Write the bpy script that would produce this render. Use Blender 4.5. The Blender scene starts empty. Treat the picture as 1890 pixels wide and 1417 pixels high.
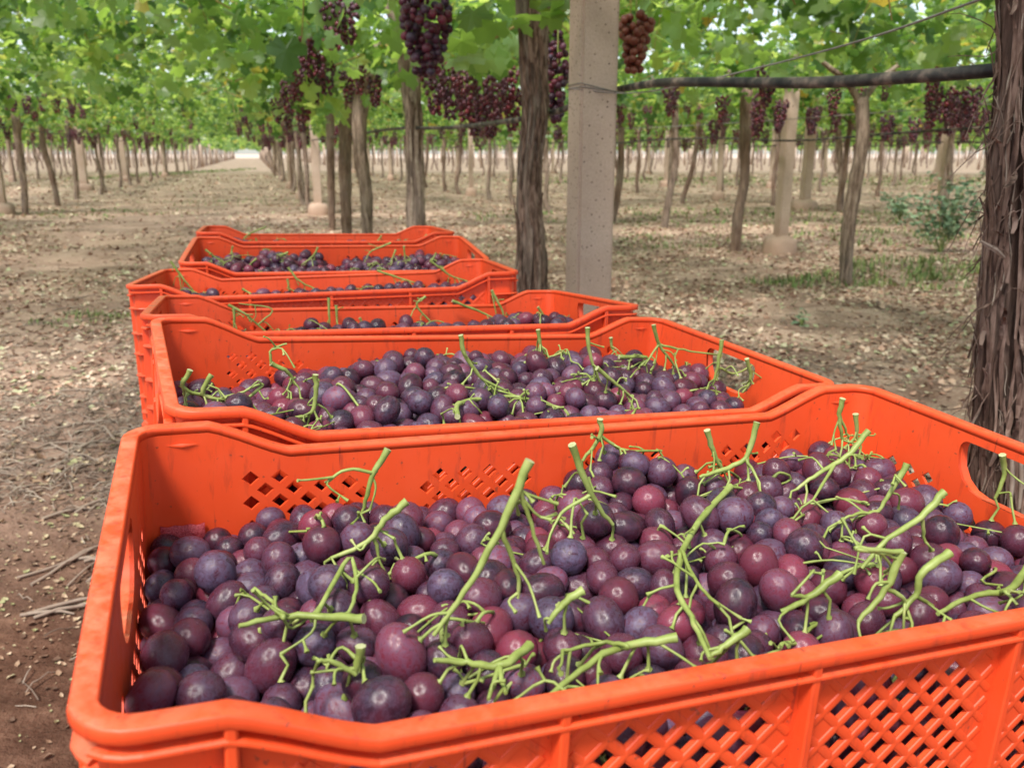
import bpy, bmesh, math, random
import numpy as np
from mathutils import Vector, Matrix, noise
from mathutils.geometry import delaunay_2d_cdt

random.seed(11); NR = np.random.default_rng(11)
R = math.radians
SC = bpy.context.scene; COL = SC.collection
HC = 1.03                                   # camera height above the ground
FPX, CX, CY = 1600.0, 945.0, 708.5          # photograph: focal length and centre in its pixels
TH = math.atan((CY - 283) / FPX)            # downward pitch

# ------------------------------------------------------------ camera, sky, sun, exposure
cam_d = bpy.data.cameras.new('camera'); cam = bpy.data.objects.new('camera', cam_d); COL.objects.link(cam)
cam.location = (0, 0, HC); cam.rotation_euler = (R(90) - TH, 0, 0)
cam_d.sensor_width = 36; cam_d.lens = FPX / 1890 * 36
cam_d.clip_start = 0.02; cam_d.clip_end = 2000
cam_d.dof.use_dof = True; cam_d.dof.focus_distance = 0.62; cam_d.dof.aperture_fstop = 15
SC.camera = cam
SUN_EL, SUN_AZ = R(58), R(205)              # azimuth clockwise from +Y: behind the camera, to the left
w = bpy.data.worlds.new('World'); SC.world = w; w.use_nodes = True
nt = w.node_tree; bg = nt.nodes['Background']
sky = nt.nodes.new('ShaderNodeTexSky'); sky.sky_type = 'NISHITA'; sky.sun_disc = False
sky.sun_elevation = SUN_EL; sky.sun_rotation = SUN_AZ
sky.air_density = 1.0; sky.dust_density = 1.0; sky.ozone_density = 0.6
hs = nt.nodes.new('ShaderNodeHueSaturation'); hs.inputs['Saturation'].default_value = .55   # a milky sky
nt.links.new(sky.outputs[0], hs.inputs['Color']); nt.links.new(hs.outputs[0], bg.inputs[0]); bg.inputs[1].default_value = 0.11
sun_d = bpy.data.lights.new('sun', 'SUN'); sun = bpy.data.objects.new('sun', sun_d); COL.objects.link(sun)
sun_d.energy = 2.5; sun_d.angle = R(13); sun_d.color = (1.0, 0.95, 0.87)
sd = Vector((math.sin(SUN_AZ) * math.cos(SUN_EL), math.cos(SUN_AZ) * math.cos(SUN_EL), math.sin(SUN_EL)))
sun.rotation_euler = sd.to_track_quat('Z', 'Y').to_euler()
SC.view_settings.view_transform = 'Standard'; SC.view_settings.look = 'None'
SC.view_settings.exposure = 1.16; SC.view_settings.gamma = 1.0; SC.view_settings.use_curve_mapping = False
SC.cycles.max_bounces = 8; SC.cycles.diffuse_bounces = 4; SC.cycles.transmission_bounces = 6; SC.cycles.transparent_max_bounces = 6

# ------------------------------------------------------------ helpers
def ray(u, v):
    x = (u - CX) / FPX; y = -(v - CY) / FPX
    return Vector((x, math.cos(TH) + y * math.sin(TH), -math.sin(TH) + y * math.cos(TH)))
def ground_at(u, v):
    d = ray(u, v); p = d * (-HC / d.z); return Vector((p.x, p.y, 0))
def at(u, v, Y):                            # the point at forward distance Y seen at pixel (u, v)
    d = ray(u, v); return d * (Y / d.y) + Vector((0, 0, HC))

def tag(o, label=None, cat=None, group=None, kind=None):
    if label: o['label'] = label
    if cat: o['category'] = cat
    if group: o['group'] = group
    if kind: o['kind'] = kind
    return o
def empty(name, loc=(0, 0, 0), rot=None):
    o = bpy.data.objects.new(name, None); COL.objects.link(o); o.location = loc
    if rot is not None: o.rotation_euler = rot
    o.empty_display_size = 0.05
    return o
def link(name, mesh, parent=None, loc=None, rot=None, scale=None):
    o = bpy.data.objects.new(name, mesh); COL.objects.link(o)
    if parent: o.parent = parent
    if loc is not None: o.location = loc
    if rot is not None: o.rotation_euler = rot
    if scale is not None: o.scale = scale
    return o
class MB:
    def __init__(s): s.v = []; s.f = []; s.m = []
    def add(s, vs, fs, m=0):
        n = len(s.v); s.v.extend(vs); s.f.extend([tuple(i + n for i in f) for f in fs]); s.m.extend([m] * len(fs))
    def box(s, lo, hi, m=0):
        x0, y0, z0 = lo; x1, y1, z1 = hi
        s.add([(x0,y0,z0),(x1,y0,z0),(x1,y1,z0),(x0,y1,z0),(x0,y0,z1),(x1,y0,z1),(x1,y1,z1),(x0,y1,z1)],
              [(0,3,2,1),(4,5,6,7),(0,1,5,4),(1,2,6,5),(2,3,7,6),(3,0,4,7)], m)
    def tube(s, pts, rad, n=6, m=0, cap=True, capm=None):
        pts = [Vector(p) for p in pts]
        if not hasattr(rad, '__len__'): rad = [rad] * len(pts)
        t0 = (pts[1] - pts[0]).normalized()
        up = Vector((0, 0, 1)) if abs(t0.z) < 0.9 else Vector((1, 0, 0))
        a = t0.cross(up).normalized(); vs = []
        for i, p in enumerate(pts):
            t = (pts[min(i + 1, len(pts) - 1)] - pts[max(i - 1, 0)])
            if t.length < 1e-9: t = t0
            t.normalize(); a = (a - t * a.dot(t)).normalized(); b = t.cross(a)
            for k in range(n):
                q = 2 * math.pi * k / n
                vs.append(tuple(p + (a * math.cos(q) + b * math.sin(q)) * rad[i]))
        fs = [(i * n + k, i * n + (k + 1) % n, (i + 1) * n + (k + 1) % n, (i + 1) * n + k) for i in range(len(pts) - 1) for k in range(n)]
        s.add(vs, fs, m)
        if cap:
            e = len(pts) - 1
            s.add(vs[:n], [tuple(range(n - 1, -1, -1))], m if capm is None else capm)
            s.add(vs[e * n:], [tuple(range(n))], m)
    def mesh(s, name, mats, smooth=True, angle=None):
        me = bpy.data.meshes.new(name); me.from_pydata([tuple(v) for v in s.v], [], s.f)
        for mt in (mats if isinstance(mats, (list, tuple)) else [mats]): me.materials.append(mt)
        if len(s.f):
            me.polygons.foreach_set('material_index', s.m)
            me.polygons.foreach_set('use_smooth', [smooth] * len(s.f))
        me.update()
        if angle is not None: me.set_sharp_from_angle(angle=R(angle))
        return me
def catmull(pts, k):
    P = [Vector(p) for p in pts]; P = [P[0] * 2 - P[1]] + P + [P[-1] * 2 - P[-2]]; out = []
    for i in range(1, len(P) - 2):
        for j in range(k):
            t = j / k; a, b, c, d = P[i - 1], P[i], P[i + 1], P[i + 2]
            out.append(0.5 * ((2 * b) + (c - a) * t + (2 * a - 5 * b + 4 * c - d) * t * t + (3 * b - a - 3 * c + d) * t ** 3))
    out.append(P[-2]); return out

# ------------------------------------------------------------ materials
class NT:
    def __init__(s, name):
        s.m = bpy.data.materials.new(name); s.m.use_nodes = True; s.t = s.m.node_tree
        s.b = s.t.nodes['Principled BSDF']; s.o = s.t.nodes['Material Output']
    def n(s, typ, **kw):
        x = s.t.nodes.new('ShaderNode' + typ)
        for k, v in kw.items():
            if k in x.inputs.keys() if isinstance(k, str) and not hasattr(x, k) else False: x.inputs[k].default_value = v
            elif hasattr(x, k): setattr(x, k, v)
        return x
    def l(s, a, b): s.t.links.new(a, b)
    def coord(s, kind='Object', scale=(1, 1, 1), rnd=False):
        tc = s.n('TexCoord'); mp = s.n('Mapping'); mp.inputs['Scale'].default_value = scale
        s.l(tc.outputs[kind], mp.inputs['Vector'])
        if rnd:
            oi = s.n('ObjectInfo'); mu = s.n('Math', operation='MULTIPLY'); mu.inputs[1].default_value = 37.0
            s.l(oi.outputs['Random'], mu.inputs[0]); s.l(mu.outputs[0], mp.inputs['Location'])
        return mp.outputs[0]
    def noise(s, vec, scale, detail=4, rough=0.55, dist=0.0):
        x = s.n('TexNoise'); x.inputs['Scale'].default_value = scale; x.inputs['Detail'].default_value = detail
        x.inputs['Roughness'].default_value = rough; x.inputs['Distortion'].default_value = dist
        s.l(vec, x.inputs['Vector']); return x.outputs['Fac']
    def ramp(s, fac, stops, interp='LINEAR'):
        x = s.n('ValToRGB'); x.color_ramp.interpolation = interp; e = x.color_ramp.elements
        while len(e) < len(stops): e.new(0.5)
        for q, (p, c) in zip(e, stops):
            q.position = p; q.color = (*c, 1) if len(c) == 3 else c
        s.l(fac, x.inputs[0]); return x.outputs[0]
    def mix(s, fac, a, b, mode='MIX'):
        x = s.n('Mix', data_type='RGBA', blend_type=mode)
        for sock, val in ((x.inputs[0], fac), (x.inputs[6], a), (x.inputs[7], b)):
            if isinstance(val, (int, float)): sock.default_value = val
            elif isinstance(val, tuple): sock.default_value = (*val, 1)
            else: s.l(val, sock)
        return x.outputs[2]
    def bump(s, h, strength=0.3, dist=0.002):
        x = s.n('Bump'); x.inputs['Strength'].default_value = strength; x.inputs['Distance'].default_value = dist
        s.l(h, x.inputs['Height']); s.l(x.outputs[0], s.b.inputs['Normal']); return x
    def col(s, c):
        if isinstance(c, tuple): s.b.inputs['Base Color'].default_value = (*c, 1)
        else: s.l(c, s.b.inputs['Base Color'])
    def set(s, **kw):
        for k, v in kw.items(): s.b.inputs[k.replace('_', ' ')].default_value = v
        return s

def mat_plastic():
    m = NT('orange_plastic'); oc = m.coord()
    n1 = m.noise(oc, 9, 5, .6); n2 = m.noise(oc, 60, 6, .7); n3 = m.noise(m.coord(scale=(30, 30, 6)), 5, 4, .6)
    c = m.mix(m.ramp(n1, [(.35, (0, 0, 0)), (.7, (1, 1, 1))]), (.72, .066, .015), (.80, .088, .022))
    # dust and scuffs, stronger on the tops of the rims
    geo = m.n('NewGeometry'); sx = m.n('SeparateXYZ'); m.l(geo.outputs['Normal'], sx.inputs[0])
    up = m.ramp(sx.outputs[2], [(.82, (0, 0, 0)), (.97, (1, 1, 1))])
    sc = m.ramp(n2, [(.38, (0, 0, 0)), (.60, (1, 1, 1))])
    du = m.n('Math', operation='MULTIPLY'); m.l(up, du.inputs[0]); m.l(sc, du.inputs[1])
    du2 = m.n('Math', operation='MULTIPLY'); m.l(du.outputs[0], du2.inputs[0]); du2.inputs[1].default_value = .38
    tc_ = m.n('TexCoord'); sl = m.n('SeparateXYZ'); m.l(tc_.outputs['Object'], sl.inputs[0])
    wl = m.ramp(m.ramp(sl.outputs[0], [(.0, (1, 1, 1)), (.004, (.0, .0, .0))]), [(0, (.30, .30, .30)), (1, (.78, .78, .78))]); m.l(wl, du2.inputs[1])
    c = m.mix(du2.outputs[0], c, (.46, .20, .11))
    dirt = m.ramp(n3, [(.56, (0, 0, 0)), (.72, (.60, .60, .60))])
    c = m.mix(dirt, c, (.36, .045, .02))
    scr = m.noise(m.coord(scale=(160, 160, 9)), 1.2, 2, .5); spk = m.noise(oc, 210, 2, .5)
    c = m.mix(m.ramp(scr, [(.70, (0, 0, 0)), (.74, (.55, .55, .55))]), c, (.20, .03, .02))
    c = m.mix(m.ramp(spk, [(.70, (0, 0, 0)), (.74, (.6, .6, .6))]), c, (.16, .05, .03)); m.col(c)
    m.l(m.ramp(n2, [(.3, (.34, .34, .34)), (.7, (.55, .55, .55))]), m.b.inputs['Roughness'])
    m.set(Subsurface_Weight=.06, Subsurface_Scale=.006, Specular_IOR_Level=.45)
    m.b.inputs['Subsurface Radius'].default_value = (1, .25, .08)
    m.bump(n2, .12, .0006); return m.m
def mat_grape(name='grape_skin', dark=(.022, .006, .014), red=(.150, .020, .036), bloom=(.115, .092, .165), tr=.0):
    m = NT(name); oc = m.coord(rnd=True); oi = m.n('ObjectInfo')
    if name != 'grape_skin':
        geo = m.n('NewGeometry'); rnd = geo.outputs['Random Per Island']
    else: rnd = oi.outputs['Random']
    n1 = m.noise(oc, 1.3, 3, .5); n2 = m.noise(oc, 3.6, 8, .74, 1.1); n3 = m.noise(oc, 17, 3, .5)
    base = m.ramp(rnd, [(0, tuple(x * .6 for x in dark)), (.22, dark), (.45, tuple(a * .75 + b * .25 for a, b in zip(dark, red))), (.75, tuple(a * .5 + b * .5 for a, b in zip(dark, red))), (.90, red), (1, tuple(x * 1.35 for x in red))])
    side = m.ramp(n1, [(.38, (0, 0, 0)), (.66, (1, 1, 1))])
    base = m.mix(.42, base, m.mix(side, base, red))
    bl = m.n('Math', operation='MULTIPLY'); m.l(m.ramp(n2, [(.36, (.05, .05, .05)), (.50, (.65, .65, .65)), (.64, (1.15, 1.15, 1.15))]), bl.inputs[0]); bl.inputs[1].default_value = .74
    bl2 = m.n('Math', operation='MULTIPLY'); m.l(bl.outputs[0], bl2.inputs[0])
    fr = m.n('Math', operation='FRACT'); fm = m.n('Math', operation='MULTIPLY'); fm.inputs[1].default_value = 7.31
    m.l(rnd, fm.inputs[0]); m.l(fm.outputs[0], fr.inputs[0])
    m.l(m.ramp(fr.outputs[0], [(0, (.15, .15, .15)), (.5, (.42, .42, .42)), (.8, (.7, .7, .7)), (1, (1.1, 1.1, 1.1))]), bl2.inputs[1])
    c = m.mix(bl2.outputs[0], base, bloom)
    # tiny dark lenticels
    vo = m.n('TexVoronoi'); vo.inputs['Scale'].default_value = 6.5; m.l(oc, vo.inputs['Vector'])
    sp = m.ramp(vo.outputs['Distance'], [(.12, (1, 1, 1)), (.24, (0, 0, 0))])
    spm = m.n('Math', operation='MULTIPLY'); m.l(sp, spm.inputs[0]); m.l(m.ramp(n3, [(.44, (0, 0, 0)), (.52, (.85, .85, .85))]), spm.inputs[1])
    c = m.mix(spm.outputs[0], c, (.02, .008, .012)); m.col(c)
    m.l(m.ramp(bl2.outputs[0], [(0, (.20, .20, .20)), (.6, (.46, .46, .46))]), m.b.inputs['Roughness'])
    m.set(Subsurface_Weight=.04, Subsurface_Scale=.12, Specular_IOR_Level=.42)
    m.b.inputs['Subsurface Radius'].default_value = (1, .2, .15)
    m.bump(n2, .16, .03); return m.m
def mat_simple(name, stops, scale=20, rough=.7, stretch=(1, 1, 1), bump=.3, bd=.002, spec=.3, island=False, rnd=True, detail=5):
    m = NT(name); n1 = m.noise(m.coord(scale=stretch, rnd=rnd), scale, detail, .6)
    if island:
        geo = m.n('NewGeometry'); mm = m.n('Mix'); mm.inputs[0].default_value = .72
        m.l(n1, mm.inputs[2]); m.l(geo.outputs['Random Per Island'], mm.inputs[3]); f = mm.outputs[0]
    else: f = n1
    m.col(m.ramp(f, stops)); m.set(Roughness=rough, Specular_IOR_Level=spec)
    if bump: m.bump(n1, bump, bd)
    return m.m
def mat_leaf(name, bright=1.0):
    m = NT(name); geo = m.n('NewGeometry'); r = geo.outputs['Random Per Island']
    n1 = m.noise(m.coord(), 28, 3, .6)
    c = m.ramp(r, [(0, (.030, .085, .022)), (.25, (.055, .135, .030)), (.5, (.075, .165, .055)), (.72, (.14, .24, .13)), (.9, (.13, .24, .05)), (.97, (.17, .26, .04)), (1, (.36, .27, .04))])
    c = m.mix(.25, c, m.ramp(n1, [(.35, (.03, .08, .02)), (.65, (.14, .25, .08))]))
    m.col(c); m.set(Roughness=.40, Specular_IOR_Level=.6)
    t = m.n('BsdfTranslucent')
    tc = m.ramp(r, [(0, (.09, .20, .03)), (.3, (.22, .42, .055)), (.55, (.42, .66, .09)), (.8, (.66, .90, .16)), (.95, (.80, .95, .20)), (1, (.80, .56, .07))])
    m.l(tc, t.inputs[0]); mx = m.n('MixShader'); mx.inputs[0].default_value = .52
    m.l(m.b.outputs[0], mx.inputs[1]); m.l(t.outputs[0], mx.inputs[2]); m.l(mx.outputs[0], m.o.inputs[0])
    return m.m
def mat_bark(name, stops, stretch=(26, 26, 3.2), bump=.9, bd=.006):
    m = NT(name); v = m.coord(scale=stretch, rnd=True)
    n1 = m.noise(v, 1.6, 8, .68, .25); n2 = m.noise(m.coord(rnd=True), 3.5, 3, .5); n3 = m.noise(v, 5, 4, .6)
    c = m.ramp(n1, stops); c = m.mix(m.ramp(n2, [(.4, (0, 0, 0)), (.7, (.5, .5, .5))]), c, (.30, .25, .21))
    c = m.mix(m.ramp(n3, [(.34, (.55, .55, .55)), (.44, (0, 0, 0))]), c, (.03, .018, .014))
    m.col(c); m.set(Roughness=.88, Specular_IOR_Level=.15); m.bump(n1, bump, bd); return m.m

M = {}
M['plastic'] = mat_plastic()
M['grape'] = mat_grape()
M['grape_far'] = mat_grape('hanging_grape_skin', (.030, .007, .015), (.20, .026, .04), (.15, .09, .13))
M['grape_red'] = mat_grape('translucent_red_grape_skin', (.07, .012, .012), (.30, .07, .035), (.22, .13, .11))
M['stem'] = mat_simple('green_stem', [(.25, (.12, .15, .028)), (.42, (.21, .26, .060)), (.58, (.28, .34, .095)), (.75, (.38, .37, .14))], 60, .5, bump=.25, bd=.0006, spec=.4)
M['cut'] = mat_simple('cut_stem_end', [(.3, (.30, .33, .15)), (.7, (.46, .45, .26))], 200, .8, bump=0)
M['leaf'] = mat_leaf('vine_leaf')
M['bark'] = mat_bark('shaggy_bark', [(.28, (.055, .033, .025)), (.45, (.16, .10, .075)), (.6, (.27, .18, .135)), (.75, (.42, .31, .24))])
M['bark_dark'] = mat_bark('dark_shaggy_bark', [(.32, (.022, .013, .010)), (.45, (.105, .064, .048)), (.6, (.22, .145, .112)), (.75, (.36, .26, .21))], (34, 34, 3), 1.0, .008)
M['bark_grey'] = mat_bark('grey_bark', [(.32, (.04, .025, .019)), (.44, (.17, .115, .088)), (.56, (.33, .24, .19)), (.7, (.52, .41, .34))])
M['strip'] = mat_simple('peeling_bark', [(.35, (.055, .032, .025)), (.5, (.18, .112, .084)), (.65, (.34, .235, .185))], 14, .85, (6, 6, 1), .5, .001, .15)
M['fibre'] = mat_simple('dry_fibre', [(.3, (.20, .14, .105)), (.7, (.42, .34, .27))], 30, .8, bump=0)
M['shoot'] = mat_simple('vine_shoot', [(.3, (.30, .20, .07)), (.7, (.48, .38, .15))], 20, .6, bump=0)
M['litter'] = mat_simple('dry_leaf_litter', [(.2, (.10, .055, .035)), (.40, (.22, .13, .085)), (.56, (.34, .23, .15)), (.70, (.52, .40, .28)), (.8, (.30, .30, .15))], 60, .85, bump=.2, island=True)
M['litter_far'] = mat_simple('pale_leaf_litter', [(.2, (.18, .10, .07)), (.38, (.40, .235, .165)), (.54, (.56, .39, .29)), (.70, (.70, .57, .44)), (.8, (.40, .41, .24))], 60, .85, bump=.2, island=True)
M['twig'] = mat_simple('pruned_twig', [(.2, (.10, .068, .05)), (.5, (.24, .18, .14)), (.8, (.42, .35, .28))], 30, .85, island=True, bump=.2)
M['grass'] = mat_simple('weed_green', [(.1, (.09, .14, .045)), (.5, (.18, .25, .08)), (.9, (.32, .34, .13))], 10, .6, island=True, bump=0)
M['bush'] = mat_simple('blue_green_weed', [(.1, (.10, .17, .10)), (.5, (.17, .27, .16)), (.9, (.27, .36, .20))], 10, .6, island=True, bump=0)
M['hose'] = mat_simple('dusty_black_hose', [(.40, (.018, .018, .020)), (.52, (.06, .055, .05)), (.66, (.26, .20, .16))], 16, .55, (1, 1, 1), .2, .0008)
M['wire'] = mat_simple('galvanised_wire', [(.3, (.16, .14, .13)), (.7, (.34, .31, .29))], 50, .5, bump=0)
M['net'] = mat_simple('pink_netting', [(.42, (.32, .02, .03)), (.5, (.55, .10, .11)), (.58, (.38, .03, .04))], 700, .4, (1, 1, 1), .8, .001)

def mat_concrete(name, near):
    m = NT(name); oc = m.coord(rnd=not near)
    n1 = m.noise(oc, 3.0, 4, .6); n2 = m.noise(oc, 160, 4, .7)
    c = m.ramp(n1, [(.3, (.46, .335, .26)), (.55, (.55, .42, .335)), (.75, (.62, .49, .405))])
    c = m.mix(m.ramp(n2, [(.4, (.28, .28, .28)), (.6, (0, 0, 0))]), c, (.30, .215, .17))
    vo = m.n('TexVoronoi'); vo.inputs['Scale'].default_value = 74; m.l(oc, vo.inputs['Vector'])
    pit = m.ramp(vo.outputs['Distance'], [(.13, (1, 1, 1)), (.24, (0, 0, 0))])
    wn = m.n('SeparateColor'); m.l(vo.outputs['Color'], wn.inputs[0])
    pm = m.n('Math', operation='MULTIPLY'); m.l(pit, pm.inputs[0]); m.l(m.ramp(wn.outputs[0], [(.45, (0, 0, 0)), (.8, (1, 1, 1))]), pm.inputs[1])
    c = m.mix(pm.outputs[0], c, (.10, .07, .055))
    tc = m.n('TexCoord'); sx = m.n('SeparateXYZ'); m.l(tc.outputs['Object'], sx.inputs[0])
    if not near:   # red soil splashed on the foot
        c = m.mix(m.ramp(sx.outputs[2], [(.02, (.6, .6, .6)), (.45, (0, 0, 0))]), c, (.34, .20, .14))
    m.col(c); m.set(Roughness=.85, Specular_IOR_Level=.2)
    inv = m.n('Math', operation='SUBTRACT'); m.l(n2, inv.inputs[0]); m.l(pm.outputs[0], inv.inputs[1]); m.bump(inv.outputs[0], .5, .002)
    return m.m
M['concrete'] = mat_concrete('pitted_concrete', True); M['concrete_far'] = mat_concrete('concrete', False)

def mat_ground():
    m = NT('vineyard_soil'); oc = m.coord()
    n0 = m.noise(oc, .35, 3, .5); n1 = m.noise(oc, 2.2, 5, .6, .4); n2 = m.noise(oc, 11, 6, .7); n3 = m.noise(oc, 70, 4, .65)
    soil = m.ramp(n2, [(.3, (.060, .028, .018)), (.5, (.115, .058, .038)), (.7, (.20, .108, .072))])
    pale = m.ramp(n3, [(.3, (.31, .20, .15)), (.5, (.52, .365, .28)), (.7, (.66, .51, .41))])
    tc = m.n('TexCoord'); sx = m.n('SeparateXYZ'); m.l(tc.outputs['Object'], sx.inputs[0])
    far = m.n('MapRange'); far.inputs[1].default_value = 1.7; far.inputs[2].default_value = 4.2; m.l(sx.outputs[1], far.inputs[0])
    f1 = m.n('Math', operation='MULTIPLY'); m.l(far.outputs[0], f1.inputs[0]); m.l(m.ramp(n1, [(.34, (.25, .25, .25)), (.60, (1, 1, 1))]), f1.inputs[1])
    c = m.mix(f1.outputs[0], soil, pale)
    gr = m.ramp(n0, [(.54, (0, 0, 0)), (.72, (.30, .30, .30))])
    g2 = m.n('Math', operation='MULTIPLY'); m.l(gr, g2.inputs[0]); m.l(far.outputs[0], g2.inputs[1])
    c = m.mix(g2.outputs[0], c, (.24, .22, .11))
    tk = m.n('Math', operation='MULTIPLY_ADD'); tk.inputs[1].default_value = .287; m.l(sx.outputs[1], tk.inputs[0]); m.l(sx.outputs[0], tk.inputs[2])   # distance across the track
    tn = m.n('Math', operation='MULTIPLY_ADD'); tn.inputs[1].default_value = .9; m.l(n1, tn.inputs[0]); m.l(tk.outputs[0], tn.inputs[2])
    tm = m.n('MapRange'); tm.inputs[1].default_value = -2.6; tm.inputs[2].default_value = .4; m.l(tn.outputs[0], tm.inputs[0])
    band = m.ramp(tm.outputs[0], [(.10, (0, 0, 0)), (.22, (.75, .75, .75)), (.36, (.3, .3, .3)), (.60, (.3, .3, .3)), (.74, (.75, .75, .75)), (.88, (0, 0, 0))])
    bm_ = m.n('Math', operation='MULTIPLY'); m.l(band, bm_.inputs[0]); m.l(far.outputs[0], bm_.inputs[1])
    c = m.mix(bm_.outputs[0], c, m.ramp(n2, [(.35, (.30, .19, .145)), (.6, (.44, .305, .235))]))
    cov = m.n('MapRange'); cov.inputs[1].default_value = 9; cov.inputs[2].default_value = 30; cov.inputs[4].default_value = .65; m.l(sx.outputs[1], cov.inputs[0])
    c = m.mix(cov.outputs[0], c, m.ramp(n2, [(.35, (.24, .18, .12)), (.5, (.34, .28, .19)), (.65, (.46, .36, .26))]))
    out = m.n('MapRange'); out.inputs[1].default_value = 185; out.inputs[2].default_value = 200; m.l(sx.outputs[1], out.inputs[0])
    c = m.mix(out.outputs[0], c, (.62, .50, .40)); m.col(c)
    m.set(Roughness=.95, Specular_IOR_Level=.1)
    ad = m.n('Math', operation='ADD'); m.l(n2, ad.inputs[0]); m.l(n3, ad.inputs[1]); m.bump(ad.outputs[0], .7, .02); return m.m
M['ground'] = mat_ground()

# ------------------------------------------------------------ ground
def gz(x, y):
    f = min(1, max(0, (math.hypot(x + .2, (y - 1.1) * .6) - .7) / .8))
    return f * (.035 * noise.noise(Vector((x * .9, y * .9, 0))) + .016 * noise.noise(Vector((x * 4, y * 4, 3)))) + .006 * noise.noise(Vector((x * 14, y * 14, 7)))
def axis(lo, hi, step, far_lo, far_hi):
    a = list(np.arange(lo, hi + 1e-6, step)); s = step; x = a[-1]
    while x < far_hi: s *= 1.22; x += s; a.append(min(x, far_hi))
    s = step; x = a[0]; b = []
    while x > far_lo: s *= 1.22; x -= s; b.append(max(x, far_lo))
    return b[::-1] + a
xs = axis(-4.5, 5.5, .055, -600, 600); ys = axis(-.3, 11, .055, -300, 900)
gv = [(x, y, gz(x, y) if y < 70 and abs(x) < 60 else 0) for y in ys for x in xs]; nx = len(xs)
mb = MB(); mb.add(gv, [(j * nx + i, j * nx + i + 1, (j + 1) * nx + i + 1, (j + 1) * nx + i) for j in range(len(ys) - 1) for i in range(nx - 1)])
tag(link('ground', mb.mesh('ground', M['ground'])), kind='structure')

# ------------------------------------------------------------ grapevine leaves, bunches and trunks
ROWX = lambda x0, y: x0 - .287 * y
RD = Vector((-.287, 1, 0)).normalized(); RP = Vector((RD.y, -RD.x, 0))     # along a row, across it (to the right)
ROW_ANG = math.atan2(RD.y, RD.x) - math.pi / 2
LEAF = np.array([(0, 0, .0)] + [(r * math.sin(R(a)), r * math.cos(R(a)) + .12, -.10 * r * r) for a, r in
        [(180, .12), (150, .52), (122, .46), (104, .62), (80, .60), (62, .36), (40, .62), (20, .60), (0, .78), (-20, .60), (-40, .62), (-62, .36), (-80, .60), (-104, .62), (-122, .46), (-150, .52)]])
LEAF[0] = (0, .12, .04)
LEAF_F = [(0, i + 1, (i + 1) % 16 + 1) for i in range(16)]
LEAF_S = np.array([(0, -.05, 0), (.55, -.12, -.1), (.62, .3, -.06), (.3, .42, 0), (0, .85, -.12), (-.3, .42, 0), (-.62, .3, -.06), (-.55, -.12, -.1)])
LEAF_SF = [(0, 1, 2, 3), (0, 3, 4, 5), (0, 5, 6, 7)]
def leaf_cloud(mb, P, size, tmpl, faces, droop=.9, rng=NR, m=0):
    n = len(P)
    for i in range(n):
        yaw = rng.uniform(0, 2 * math.pi); tilt = abs(rng.normal(0, droop)); s = size * rng.uniform(.6, 1.25)
        if tilt > 1.7: tilt = 1.7
        cx_, sx_ = math.cos(tilt), math.sin(tilt); c, s_ = math.cos(yaw), math.sin(yaw)
        X = tmpl.copy(); X[:, 2] += rng.uniform(-.25, .25) * X[:, 0] ** 2 * 2 + rng.uniform(-.3, .1) * X[:, 1] ** 2
        X *= s; y = X[:, 1] * cx_ + X[:, 2] * sx_; z = -X[:, 1] * sx_ + X[:, 2] * cx_
        x2 = X[:, 0] * c - y * s_; y2 = X[:, 0] * s_ + y * c
        mb.add(np.stack([x2 + P[i][0], y2 + P[i][1], z + P[i][2]], 1).tolist(), faces, m)
def canopy_z(u):                            # height of the underside across a row, above the ground
    return 1.64 + .40 * (1 - math.exp(-(abs(u) / 1.0) ** 2))
SPAN = 2.5; ALONG = 2.15
def foliage_mesh(seed, n, near):
    rng = np.random.default_rng(seed); P = []
    clumps = [(rng.uniform(-SPAN, SPAN), rng.uniform(-ALONG / 2, ALONG / 2)) for _ in range(26)]
    while len(P) < n:
        if rng.random() < .45:
            c = clumps[rng.integers(len(clumps))]; u = c[0] + rng.normal(0, .28); v = c[1] + rng.normal(0, .22)
        else: u = rng.uniform(-SPAN, SPAN); v = rng.uniform(-ALONG / 2 - .1, ALONG / 2 + .1)
        if abs(u) > SPAN + .1: continue
        dz = rng.gamma(1.6, .14); low = .0
        if rng.random() < .12: low = -rng.uniform(0, .22)
        P.append((u, v, canopy_z(u) + dz + low))
    # shoots that hang down with leaves along them
    mb = MB(); sh = MB()
    for k in range(9):
        u, v = rng.uniform(-SPAN, SPAN), rng.uniform(-ALONG / 2, ALONG / 2); z0 = canopy_z(u) + .2
        L = rng.uniform(.25, .6); a = rng.uniform(0, 6.28); dx, dy = math.cos(a) * rng.uniform(.1, .6), math.sin(a) * rng.uniform(.1, .6)
        pts = [(u + dx * t, v + dy * t, z0 - L * t * t) for t in (0, .25, .5, .75, 1)]
        sh.tube(pts, [.005, .0045, .004, .003, .002], 4)
        for t in np.linspace(.2, 1, 8): P.append((u + dx * t + rng.normal(0, .04), v + dy * t + rng.normal(0, .04), z0 - L * t * t + rng.normal(0, .03)))
    for k in range(7):                      # yellow-brown canes that run through the canopy
        u, v = rng.uniform(-1.6, 1.6), rng.uniform(-ALONG / 2, ALONG / 2); a = rng.uniform(0, 6.28); L = rng.uniform(.6, 1.3); z0 = canopy_z(u) + rng.uniform(-.04, .15)
        sh.tube([(u + math.cos(a) * L * t, v + math.sin(a) * L * t, z0 + .25 * L * t + .05 * math.sin(t * 5)) for t in (-.4, 0, .3, .6)], [.006, .006, .005, .004], 4)
    leaf_cloud(mb, P, .112 if near else .145, LEAF if near else LEAF_S, LEAF_F if near else LEAF_SF, rng=rng)
    return mb.mesh('foliage', M['leaf'], smooth=False), sh.mesh('shoots', M['shoot'])
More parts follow.
